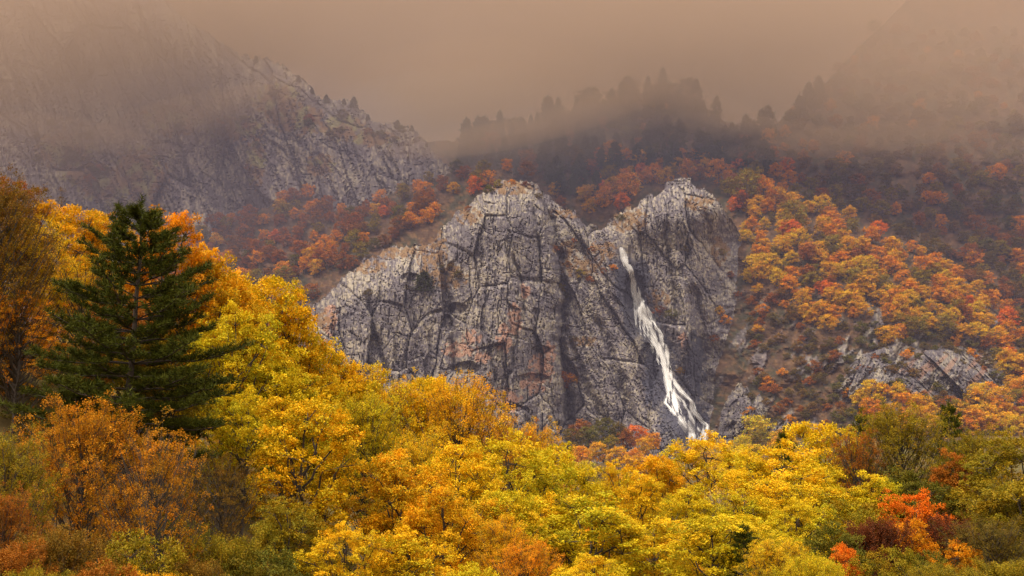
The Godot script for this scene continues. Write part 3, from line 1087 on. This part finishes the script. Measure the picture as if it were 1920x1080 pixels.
	for a in [[663, 200, 7.0], [612, 190, 5.5], [745, 240, 6.0], [772, 243, 4.0], [690, 222, 4.0], [645, 192, 4.0], [560, 150, 4.5], [585, 172, 4.0], [480, 115, 5.0], [800, 272, 3.0]]:
		plant("pine_tree", "far_pine", r.randi(), Color(1, 1, 1), "pine", at(a[0], a[1] + 3.0, left_depth(a[0], a[1] + 4.0)) - Vector3(0, 1.0, 0), a[2], 1.5, r.randf() * TAU,
			"%s dark pine on the skyline rim of the misty left cliff" % ["tiny", "small", "small", "upright", "bushy", "tallest"][clampi(int(a[2]) - 2, 0, 5)], "tree", "pines on the rim of the misty cliff")
	# conifers of the wooded knoll behind the domes
	placed = []
	tries = 0
	while placed.size() < 190 and tries < 6000:
		tries += 1
		var px := r.randf_range(860, 1450)
		var top := right_crest(px) + 6.0
		var py := r.randf_range(top, 372)
		if px > 1120.0 and py > 330.0 or py > crest_c(px) - 6.0 or px < 960.0 and py > 320.0:
			continue
		var ok := true
		for p in placed:
			if absf(p[0] - px) < 11.0 and absf(p[1] - py) < 10.0:
				ok = false
				break
		if not ok:
			continue
		placed.append([px, py])
		var hgt := r.randf_range(8, 15) if r.randf() < 0.5 else r.randf_range(12, 20)
		if r.randf() < 0.28:
			var dim := pick(r, {"moss": 3, "dull": 2, "russet": 1, "orange": 0.5})
			plant("broadleaf_tree", "far_oak", r.randi(), TINT[dim], "dark", at(px, py, right_depth(px, py)) - Vector3(0, 0.4, 0), hgt * 0.75, r.randf_range(0.8, 1.1), r.randf() * TAU, "%s broadleaf tree %s, misty knoll" % [LOOK[dim], nearest([[900, 300, "beside the left cliff's end"], [1000, 300, "behind the main pillar"], [1100, 260, "on the left flank"], [1100, 340, "above the fall"], [1230, 190, "at the top"], [1230, 280, "in the middle"], [1370, 250, "on the right flank"]], px, py)], "tree", "broadleaf trees of the misty knoll")
			continue
		plant("conifer", "far_pine", r.randi(), Color(0.9, 1, 1), "pine", at(px, py, right_depth(px, py)) - Vector3(0, 0.4, 0), hgt, r.randf_range(0.85, 1.35), r.randf() * TAU,
			"%s dark conifer %s on the misty knoll" % ["tall" if hgt > 16.0 else "low" if hgt < 11.0 else "middling", nearest([[900, 300, "beside the left cliff's end"], [1000, 300, "behind the main pillar"], [1100, 260, "on the left flank"], [1100, 340, "above the fall"], [1230, 190, "at the top"], [1230, 280, "in the middle"], [1370, 250, "on the right flank"]], px, py)], "tree", "conifers of the misty knoll")
	for a in [[1105, 402, 8, "amber", "lowest"], [1132, 392, 11, "orange", "broad"], [1150, 372, 11, "amber", "slim"], [1178, 378, 14, "orange", "largest"], [1168, 396, 9, "flame", "small"], [1225, 345, 10, "orange", "domed"], [1248, 348, 9, "amber", "domed"], [1290, 342, 12, "orange", "pointed"], [1312, 344, 9, "russet", "low"], [1348, 348, 13, "orange", "pointed"], [1372, 362, 10, "rose", "low"], [1400, 384, 17, "olive", "great round"], [1432, 380, 13, "orange", "slanting"], [1388, 398, 9, "maroon", "low"], [1455, 400, 10, "russet", "low"], [1040, 372, 9, "amber", "lone thin"], [1052, 392, 7, "russet", "lone low"], [1490, 440, 15, "olive", "great domed"], [1470, 428, 9, "amber", "middling"], [1410, 440, 8, "orange", "middling"]]:
		plant("oak_tree", "far_oak", r.randi(), TINT[a[3]], "dark", at(a[0], a[1], right_depth(a[0], a[1])) - Vector3(0, 0.2, 0), a[2], 0.9, r.randf() * TAU, "%s %s tree on the rim behind the two rock domes" % [a[4], LOOK[a[3]]], "tree", "trees along the rim")
	for a in [[1500, 222, 14, "slender"], [1518, 204, 16, "broad"], [1536, 188, 15, "short-topped"]]:
		plant("conifer", "far_pine", r.randi(), Color(1, 1, 1), "pine", at(a[0], a[1], right_depth(a[0], a[1])) - Vector3(0, 1.0, 0), a[2], 1.3, 0.5, "%s dark conifer in the mist right of the knoll's lone pine" % a[3], "tree", "")
	plant("conifer", "far_pine", 1, Color(1, 1, 1), "pine", at(1418, 296, right_depth(1418, 296)), 15.0, 1.15, 1.0, "lone dark pine standing clear at the knoll's right end above the orange rim", "tree", "")


# small trees and bushes rooted in the cracks of the rock wall
func _cliff_shrubs() -> void:
	var r := RandomNumberGenerator.new()
	r.seed = 301
	var list := [[795, 552, 7.0, "pine"], [830, 512, 3.6, "dull"], [850, 505, 3.2, "brown"], [760, 545, 2.6, "dull"], [690, 552, 2.4, "dull"], [1245, 592, 4.2, "maroon"], [1258, 598, 4.0, "moss"], [1232, 590, 3.0, "rose"],
		[1088, 520, 3.6, "olive"], [1105, 530, 3.0, "russet"], [1065, 500, 2.6, "pink"], [1052, 545, 3.0, "olive"], [1132, 512, 2.6, "russet"], [1150, 505, 2.4, "orange"], [1060, 560, 3.0, "moss"], [1062, 735, 5.0, "russet"],
		[1070, 720, 4.0, "orange"], [1055, 710, 3.0, "rose"], [1082, 670, 3.0, "moss"], [1040, 470, 2.4, "russet"], [915, 362, 3.4, "moss"], [935, 350, 3.0, "olive"], [985, 350, 2.6, "maroon"], [960, 345, 2.2, "orange"], [1008, 372, 2.6, "dull"],
		[1165, 412, 2.6, "moss"], [1282, 470, 2.6, "dull"], [1205, 440, 2.4, "dull"], [1330, 415, 2.6, "dull"], [1355, 480, 3.2, "olive"], [1370, 520, 3.0, "russet"], [1340, 640, 3.0, "russet"], [1275, 700, 2.6, "brown"],
		[1358, 610, 4.2, "orange"], [1350, 590, 3.6, "amber"], [700, 640, 2.0, "dull"], [880, 395, 2.4, "russet"], [862, 520, 3.0, "dull"], [1110, 470, 2.2, "russet"], [1075, 640, 2.6, "dull"], [1385, 560, 3.4, "russet"], [1075, 455, 2.2, "rose"]]
	for a in list:
		var px: float = a[0]
		var py: float = a[1]
		var p := at(px, py, cliff_depth(px, py)) - Vector3(0, 0.5, 0.3)
		if a[3] == "pine":
			plant("pine_tree", "far_pine", 2, Color(1, 1, 1), "pine", p, 9.0, 2.0, 0.4, "small dark pine in the notch between the lower dome and the main rock pillar", "tree", "")
			continue
		plant("cliff_bush", "far_bush", r.randi(), TINT[a[3]], "dark", p, a[2], r.randf_range(0.9, 1.2), r.randf() * TAU, "%s bush rooted in the grey rock %s" % [LOOK[a[3]], nearest([[830, 510, "beside the notch pine"], [720, 560, "on the lower dome"], [1245, 590, "beside the fall's widening"], [1090, 500, "on the ledge left of the fall's lip"], [1060, 720, "in the dark chimney"], [1060, 560, "in the chimney's middle"], [950, 350, "on the main pillar's top"], [1180, 420, "above the fall's lip"], [1290, 470, "on the right dome's face"], [1350, 420, "on the right dome's shoulder"], [1360, 600, "on the right dome's foot"], [1280, 700, "beside the lower fall"], [870, 400, "on the pillar's grassy shoulder"]], px, py)], "bush", "bushes on the rock wall")
	# thicket at the foot of the wall
	for a in [[1090, 838, 9.0, "russet"], [1130, 840, 9.5, "moss"], [1105, 848, 8.0, "moss"], [1160, 838, 8.0, "dull"], [1195, 842, 7.5, "flame"], [1175, 850, 8.0, "russet"], [1225, 848, 6.5, "orange"], [1145, 858, 7.0, "olive"], [1075, 850, 8.0, "dull"], [1210, 860, 7.0, "amber"], [1120, 870, 7.0, "amber"], [1090, 880, 7.0, "orange"], [1160, 880, 7.0, "amber"], [1190, 885, 7.0, "orange"]]:
		plant("oak_tree", "far_oak", r.randi(), TINT[a[3]], "dark", at(a[0], a[1], 398.0 - (a[1] - 838.0) * 0.8), a[2], r.randf_range(0.9, 1.1), r.randf() * TAU, "%s small tree in the thicket at the foot of the rock wall" % LOOK[a[3]], "tree", "thicket at the foot of the wall")


# oaks on the valley floor between the near trees and the wall
func _valley_trees() -> void:
	var r := RandomNumberGenerator.new()
	r.seed = 401
	for k in 60:
		var d := r.randf_range(170, 400)
		var px := r.randf_range(980, 1480)
		var x := (px - 960.0) / FOCAL * d
		var hgt := r.randf_range(7, 11)
		var pos := Vector3(x, ground_y(x, -d), -d)
		var tint := pick(r, {"amber": 5, "orange": 3, "gold": 5, "lime": 3, "olive": 2, "flame": 0.6})
		plant("valley_oak", "far_oak", r.randi(), TINT[tint], "dark", pos, hgt, r.randf_range(0.9, 1.2), r.randf() * TAU, "%s oak on the valley floor in front of the rock wall" % LOOK[tint], "tree", "oaks on the valley floor")


# ------------------------------------------------------------------ near trees
func near(called: String, kind: String, variant: int, tint: String, px: float, py: float, d: float, wide_px: float, label: String, group := "", tone := "dark", most := 26.0) -> void:
	var top := at(px, py, d)
	var g := ground_y(top.x, top.z)
	var h := minf(top.y - g, most)
	var k: Dictionary = kinds[kind][variant % kinds[kind].size()]
	var box: AABB = k.crown.get_aabb()
	var scale_y: float = h / box.end.y
	var want := wide_px / FOCAL * d
	var wide: float = want / (maxf(box.size.x, box.size.z) * scale_y)
	wide = clampf(wide, 0.62, 1.7)
	if h < 3.0 or h > 25.0:
		print("%s %d,%d h=%.1f wide=%.2f" % [called, px, py, h, wide])
	plant(called, kind, variant, TINT.get(tint, Color(1, 1, 1)), tone, Vector3(top.x, g, top.z), scale_y * k.h, wide, px * 0.7 + py, label, "bush" if called.ends_with("bush") or called == "shrub" else "tree", group)


func _near_trees() -> void:
	near("pine_tree", "big_pine", 0, "", 265, 360, 72, 470, "tall dark green pine towering over the orange hornbeam", "", "pine")
	# left edge
	near("hornbeam_tree", "fan", 1, "brown", -10, 292, 80, 240, "dark olive-brown hornbeam with upswept twigs at the slope's upper edge")
	near("oak_tree", "oak", 1, "russet", 20, 335, 90, 170, "russet oak behind the dark hornbeam at the slope's upper edge")
	near("birch_tree", "sparse", 0, "gold", 45, 400, 84, 260, "thin tree with scattered golden leaves on dark stems beneath the olive hornbeam")
	near("birch_tree", "sparse", 1, "gold", 160, 455, 86, 220, "half-bare tree with grey stems and scattered gold leaves behind the pine")
	near("birch_tree", "sparse", 0, "orange", 40, 545, 80, 230, "thin tree with scattered red-orange leaves below the golden one")
	near("oak_tree", "oak", 0, "amber", 130, 376, 92, 170, "amber oak whose thin leader sticks up beside the pine's top")
	near("oak_tree", "oak", 1, "amber", 205, 392, 96, 190, "amber oak directly behind the pine's top")
	near("oak_tree", "oak", 2, "orange", 312, 384, 92, 190, "bright orange oak beside the pine's top")
	near("oak_tree", "oak", 4, "amber", 385, 450, 95, 170, "orange-gold oak just below the bright orange one")
	near("oak_tree", "oak", 3, "amber", 430, 500, 98, 150, "gold oak at the pine's shoulder")
	near("oak_tree", "oak", 0, "gold", 497, 508, 100, 170, "yellow oak with open top showing thin stems beside the russet slope")
	near("oak_tree", "oak", 3, "lime", 450, 560, 90, 210, "yellow-green oak behind the pine's lower boughs")
	near("oak_tree", "oak", 1, "gold", 545, 575, 102, 160, "yellow oak on the descending tree line beside the open-topped one")
	near("oak_tree", "oak", 2, "gold", 610, 630, 106, 190, "rounded yellow oak on the descending tree line")
	near("oak_tree", "oak", 4, "lime", 545, 650, 92, 200, "greenish-yellow oak above the big golden oak")
	near("oak_tree", "oak", 3, "gold", 655, 655, 108, 170, "broad yellow oak below the grey rock's lower dome")
	near("hornbeam_tree", "fan", 0, "gold", 735, 688, 112, 200, "loose yellow hornbeam with many rising stems before the rock wall")
	near("hornbeam_tree", "fan", 2, "lime", 690, 720, 98, 200, "yellow-green hornbeam of straight rising twigs above the golden oak")
	near("oak_tree", "oak", 0, "gold", 795, 700, 114, 120, "narrow yellow oak before the rock wall's rusty foot")
	near("hornbeam_tree", "fan", 1, "amber", 862, 684, 110, 190, "tall orange-yellow hornbeam with bare twigs before the rock wall")
	near("hornbeam_tree", "sparse", 1, "orange", 925, 742, 115, 150, "thin orange tree with pale twigs before the rock's rusty foot")
	near("hornbeam_tree", "fan", 2, "amber", 1000, 776, 118, 130, "ragged orange-yellow tree before the rock pillar's foot")
	near("oak_tree", "oak", 3, "lime", 945, 800, 94, 290, "wide yellow-green oak with dark spreading limbs")
	near("oak_tree", "oak", 1, "lime", 1045, 826, 100, 170, "green-yellow oak pressed against the wide spreading one")
	near("hornbeam_tree", "fan", 0, "gold", 790, 790, 92, 220, "fine-twigged yellow hornbeam in the middle of the tree belt")
	near("oak_tree", "oak", 0, "gold", 572, 738, 74, 270, "large golden oak with a rounded conical crown", "", "dark")
	near("oak_tree", "oak", 4, "amber", 745, 838, 77, 210, "orange-gold oak beside the large golden one")
	near("oak_tree", "oak", 2, "amber", 830, 900, 72, 200, "orange-gold oak lower down beside the pale slanting branches")
	near("oak_tree", "oak", 3, "lime", 460, 720, 84, 200, "yellow-green oak half hidden behind the pine and the golden oak")
	# orange hornbeam under the pine and the dark corner
	near("hornbeam_tree", "fan", 1, "copper", 165, 724, 60, 330, "orange-red hornbeam with upright stems in front of the pine")
	near("hornbeam_tree", "sparse", 0, "copper", 300, 800, 57, 240, "orange and gold half-bare tree below the pine trunk")
	near("hornbeam_tree", "sparse", 1, "brown", 420, 830, 70, 190, "brown half-bare tree in the dark gap under the pine")
	near("hornbeam_tree", "fan", 2, "olive", 20, 790, 52, 150, "olive hazel at the dark left corner")
	near("hornbeam_tree", "fan", 0, "russet", 10, 900, 48, 170, "russet-brown thicket tree below the olive hazel")
	for a in [[110, 975, 46, 220, "brown", "shrub", "brown-gold shrub"], [250, 990, 50, 200, "olive", "bush", "olive-leaved bush"], [10, 1000, 44, 170, "russet", "shrub", "russet shrub"], [350, 1030, 52, 160, "brown", "shrub", "low brown shrub"], [190, 1045, 42, 180, "russet", "bush", "rust-brown bush"], [430, 985, 58, 150, "olive", "shrub", "olive-gold twiggy shrub"], [505, 1020, 56, 150, "moss", "bush", "dark green bush"], [320, 960, 62, 130, "moss", "shrub", "dark green twiggy shrub"], [70, 1050, 40, 150, "olive", "shrub", "small olive shrub"], [290, 1060, 44, 120, "amber", "shrub", "amber-leaved shrub"]]:
		near(a[5], a[5], int(a[0]), a[4], a[0], a[1], a[2], a[3], a[6] + " in the dark thicket below the orange hornbeam", "thicket in the dark corner")
	near("oak_tree", "oak", 1, "olive", 540, 930, 62, 200, "shaded olive oak with dark stems below the golden oak")
	near("oak_tree", "oak", 3, "gold", 655, 975, 60, 220, "low golden oak under the large one")
	near("oak_tree", "oak", 4, "gold", 760, 985, 62, 200, "low golden oak with dark fanning limbs under the orange-gold pair")
	near("hornbeam_tree", "fan", 0, "amber", 948, 958, 70, 190, "bright orange-topped hornbeam in the middle of the tree belt")
	near("hornbeam_tree", "fan", 1, "orange", 985, 1000, 64, 190, "deep orange hornbeam below the orange-topped one")
	near("bush", "bush", 0, "lime", 880, 1052, 56, 130, "small light green bush beneath the orange hornbeam")
	near("oak_tree", "oak", 2, "lime", 1115, 918, 84, 290, "spreading yellow-green oak with a forked dark trunk")
	near("oak_tree", "oak", 1, "gold", 1160, 860, 126, 130, "slim golden oak with a straight dark stem before the valley oaks")
	near("oak_tree", "oak", 4, "gold", 1200, 880, 118, 120, "slim golden oak beside the straight-stemmed one")
	near("oak_tree", "oak", 0, "amber", 1240, 850, 135, 120, "amber oak pressed against the tall yellow crown below the fall")
	near("oak_tree", "oak", 3, "yellow", 1316, 804, 140, 250, "tall yellow oak whose crown overlaps the waterfall's foot")
	near("oak_tree", "oak", 2, "yellow", 1405, 852, 132, 170, "yellow oak filling the gap below the fall's gully")
	near("hornbeam_tree", "bare", 0, "pink", 1350, 905, 112, 150, "bare pinkish-brown tree between the yellow oaks", "", "pale")
	near("oak_tree", "oak", 1, "lime", 1290, 905, 108, 150, "greenish-yellow oak in front of the tall yellow one")
	near("oak_tree", "oak", 0, "yellow", 1545, 786, 132, 190, "yellow-green tall oak above its wider neighbour")
	near("oak_tree", "oak", 3, "yellow", 1455, 820, 124, 260, "broad lemon yellow oak with dark limbs and layered crown")
	near("oak_tree", "oak", 1, "yellow", 1500, 870, 112, 250, "lemon yellow oak with clustered leafy sprays")
	near("oak_tree", "oak", 4, "lime", 1630, 880, 112, 150, "small lime-yellow oak beside the olive beech")
	near("oak_tree", "oak", 3, "lime", 1400, 965, 92, 220, "yellow-green oak beside the slanting young pine")
	near("oak_tree", "oak", 2, "gold", 1225, 965, 88, 200, "golden oak in the lower middle beside the forked one")
	near("oak_tree", "oak", 0, "lime", 1335, 962, 80, 230, "dense green-yellow oak in the lower middle")
	near("oak_tree", "oak", 1, "yellow", 1110, 1035, 58, 180, "bright yellow oak top at the lower edge")
	near("oak_tree", "oak", 4, "gold", 1020, 920, 86, 150, "golden oak between the orange hornbeam and the forked oak")
	near("oak_tree", "oak", 3, "lime", 1500, 930, 96, 200, "lime oak below the lemon yellow one")
	near("hornbeam_tree", "fan", 2, "gold", 1455, 1000, 72, 180, "old-gold fine-twigged hornbeam beside the young pine")
	near("pine_tree", "small_pine", 0, "", 1392, 972, 78, 110, "young dark pine between yellow-green oaks", "", "pine")
	# right side
	near("pine_tree", "small_pine", 0, "", 1778, 742, 150, 120, "dark green pine beside the rock outcrop with pink slabs", "", "pine")
	near("pine_tree", "small_pine", 1, "", 1614, 758, 155, 70, "dark pine peering out beside the olive-gold beech", "", "pine")
	near("pine_tree", "small_pine", 1, "", 1470, 790, 160, 70, "pale green pine behind the lemon yellow oaks", "", "pine")
	near("hornbeam_tree", "fan", 1, "olive", 1685, 738, 132, 260, "olive-gold beech with a wide fan of fine twigs")
	near("hornbeam_tree", "sparse", 0, "russet", 1600, 800, 128, 130, "half-bare brown tree beside the olive-gold beech")
	near("hornbeam_tree", "fan", 2, "olive", 1820, 790, 128, 160, "dull olive tree with thin twigs below the green pine")
	near("oak_tree", "oak", 4, "russet", 1780, 838, 116, 120, "slender russet-gold oak in the dark wood")
	near("oak_tree", "oak", 2, "moss", 1690, 870, 120, 180, "dark green oak in the shade below the olive beech")
	near("oak_tree", "oak", 0, "moss", 1740, 900, 112, 160, "dark green tree behind the flame red maple")
	near("oak_tree", "oak", 3, "olive", 1890, 800, 108, 280, "broad olive-green oak at the right border")
	near("hornbeam_tree", "fan", 0, "olive", 1920, 885, 84, 260, "olive hornbeam of upswept twigs below the broad oak")
	near("hornbeam_tree", "fan", 1, "dull", 1860, 960, 74, 240, "dull green-brown hornbeam in the dark right corner")
	near("autumn_tree", "maple", 0, "flame", 1715, 912, 98, 125, "flame red maple glowing in the dark wood")
	near("autumn_tree", "maple", 1, "orange", 1708, 968, 92, 84, "orange young maple just below the flame red one")
	near("autumn_tree", "maple", 1, "flame", 1582, 1015, 72, 62, "small scarlet-orange maple among green bushes")
	near("autumn_tree", "maple", 0, "orange", 1795, 1008, 74, 120, "orange maple behind the dull bushes in the right corner")
	near("shrub", "shrub", 0, "maroon", 1645, 962, 90, 110, "maroon shrub beside the flame red maple")
	near("shrub", "shrub", 1, "maroon", 1780, 955, 94, 110, "wine-brown half-bare shrub beneath the flame red maple")
	near("bush", "bush", 1, "olive", 1590, 930, 98, 130, "olive bush below the lime-yellow oak")
	near("bush", "bush", 0, "moss", 1560, 975, 86, 160, "dark green bush above the small scarlet maple")
	near("bush", "bush", 1, "olive", 1680, 1020, 70, 190, "olive-green bush beside the small scarlet maple")
	near("bush", "bush", 0, "moss", 1740, 1030, 70, 140, "dark green bush beneath the orange maple")
	near("shrub", "shrub", 1, "olive", 1780, 1050, 60, 200, "olive shrub at the lower right before the orange maple")
	near("shrub", "shrub", 0, "olive", 1890, 1040, 56, 200, "olive-brown shrub in the lower right corner")
	near("shrub", "shrub", 1, "lime", 1530, 1030, 66, 150, "yellow-green shrub beside the small scarlet maple")
	# second rank that fills the belt behind and between the named trees
	var r := RandomNumberGenerator.new()
	r.seed = 555
	var sky_line := [[0, 420], [120, 470], [300, 480], [420, 540], [520, 620], [620, 690], [760, 760], [900, 790], [1040, 870], [1200, 910], [1320, 880], [1500, 860], [1640, 860], [1760, 880], [1920, 860]]
	for k in 34:
		var px := r.randf_range(-40, 1960)
		var d := r.randf_range(78, 150)
		var py := line(sky_line, px) + r.randf_range(20, 160)
		var w: Dictionary = {"gold": 4, "lime": 4, "amber": 2} if px > 400.0 and px < 1560.0 else {"olive": 4, "moss": 3, "russet": 3}
		var tint := pick(r, w)
		var top := at(px, py, d)
		if top.y - ground_y(top.x, top.z) < 5.0:
			continue
		near("oak_tree", "oak", r.randi(), tint, px, py, d, r.randf_range(0.7, 1.0) * 9.0 / d * FOCAL, "%s oak half hidden behind others %s" % [LOOK[tint], nearest([[100, 500, "near the slope's upper edge"], [300, 600, "near the pine"], [480, 650, "near the pine's lower boughs"], [580, 800, "near the large golden oak"], [700, 800, "near the loose yellow hornbeam"], [820, 860, "near the fine-twigged hornbeam"], [950, 880, "near the wide spreading oak"], [1110, 960, "near the forked oak"], [1310, 950, "near the tall oak below the fall"], [1480, 920, "near the lemon yellow oaks"], [1680, 900, "near the olive-gold beech"], [1720, 980, "near the flame red maple"], [1880, 900, "near the broad olive oak"]], px, py)], "oaks of the second rank", "dark", 17.0)


# low growth that covers the ground under the near trees
func _undergrowth() -> void:
	var r := RandomNumberGenerator.new()
	r.seed = 601
	var mm := MultiMesh.new()
	mm.transform_format = MultiMesh.TRANSFORM_3D
	mm.use_colors = true
	var p: Dictionary = puffs["thin"][0]
	mm.mesh = array_mesh(p.v, p.idx, p.cols[0])
	mm.instance_count = 7000
	for k in 7000:
		var d := lerpf(16.0, 150.0, sqrt(r.randf()))
		var x := r.randf_range(-0.5, 0.5) * d
		var s := r.randf_range(0.4, 0.9)
		mm.set_instance_transform(k, Transform3D(Basis(Vector3.UP, r.randf() * TAU).scaled(Vector3(s, s * 0.8, s)), Vector3(x, ground_y(x, -d) + s * 0.25, -d)))
		mm.set_instance_color(k, (TINT[pick(r, {"olive": 3, "brown": 3, "moss": 2, "russet": 1})] as Color))
	var o := MultiMeshInstance3D.new()
	o.name = "undergrowth"
	o.multimesh = mm
	o.material_override = vertex_material(Color(1, 1, 1), 0.7, 0.4)
	add_child(o)
	tag(o, "low brown and olive undergrowth covering the ground beneath the near trees", "undergrowth", "", "stuff")


# ------------------------------------------------------------------ mist
func bank(px: float, py: float, d: float, size: Vector3, density: float, tint: Color) -> FogVolume:
	var f := FogVolume.new()
	f.name = numbered("mist")
	f.shape = RenderingServer.FOG_VOLUME_SHAPE_ELLIPSOID
	f.size = size
	var m := FogMaterial.new()
	m.density = density
	m.albedo = tint
	f.material = m
	add_child(f)
	f.position = at(px, py, d)
	tag(f, "drifting brown-grey mist hiding the mountain tops", "mist", "banks of mist", "stuff")
	return f


func _mist() -> void:
	var r := RandomNumberGenerator.new()
	r.seed = 701
	var warm := Color(0.91, 0.76, 0.60)
	var cool := Color(0.78, 0.76, 0.90)
	# thin haze that fills the valley beyond the near trees
	var f := FogVolume.new()
	f.name = "haze"
	f.shape = RenderingServer.FOG_VOLUME_SHAPE_BOX
	f.size = Vector3(1100, 330, 560)
	var m := FogMaterial.new()
	m.density = 0.0004
	m.albedo = cool
	f.material = m
	add_child(f)
	f.position = Vector3(0, 120, -510)
	tag(f, "thin violet haze filling the valley before the cliffs", "haze", "", "stuff")
	# the cloud that the mountains stand in
	bank(900, -40, 980, Vector3(2600, 760, 420), 0.006, Color(0.905, 0.72, 0.49))
	# the cloud deck: broad flat banks, thicker with height
	for k in 4:
		bank(r.randf_range(300, 1600), 40.0 - k * 38.0, 610, Vector3(r.randf_range(600, 900), r.randf_range(70, 100), 260), 0.0018, warm)
	# shreds along the left cliff, the knoll and the right slope
	for a in [[900, 262, 90, 11, 8], [1010, 238, 110, 13, 14], [1120, 205, 90, 12, 20], [1330, 205, 70, 10, -18], [1450, 250, 100, 11, -8], [1600, 262, 120, 13, 6], [1790, 270, 110, 12, -6], [150, 250, 90, 13, -10], [330, 215, 90, 12, 16], [470, 185, 70, 11, 24]]:
		bank(a[0], a[1], 532, Vector3(a[2], a[3], 34), 0.009, warm).rotation_degrees.z = a[4]
	for a in [[180, 40, 555, 260, 100, 1.3], [60, 140, 545, 180, 100, 1.1], [290, 100, 560, 170, 60, 0.9], [1060, 150, 555, 190, 60, 0.9], [920, 210, 545, 130, 46, 0.8], [1250, 90, 560, 200, 60, 0.9], [1500, 140, 560, 220, 70, 0.8], [1700, 110, 550, 240, 90, 0.42], [1850, 140, 545, 180, 80, 0.35], [1620, 215, 545, 160, 40, 0.6]]:
		bank(a[0], a[1], a[2], Vector3(a[3], a[4], 110) * 1.22, 0.0022 * a[5], warm)
		bank(a[0], a[1], a[2], Vector3(a[3], a[4], 110) * 0.86, 0.0032 * a[5], warm)
	# pale veils before the left cliff and the knoll
	bank(400, 330, 525, Vector3(220, 110, 50), 0.0026, Color(0.84, 0.78, 0.84))
	bank(1120, 285, 530, Vector3(170, 44, 40), 0.0022, Color(0.80, 0.80, 0.90))
	bank(880, 240, 600, Vector3(170, 60, 80), 0.004, Color(0.97, 0.90, 0.82))
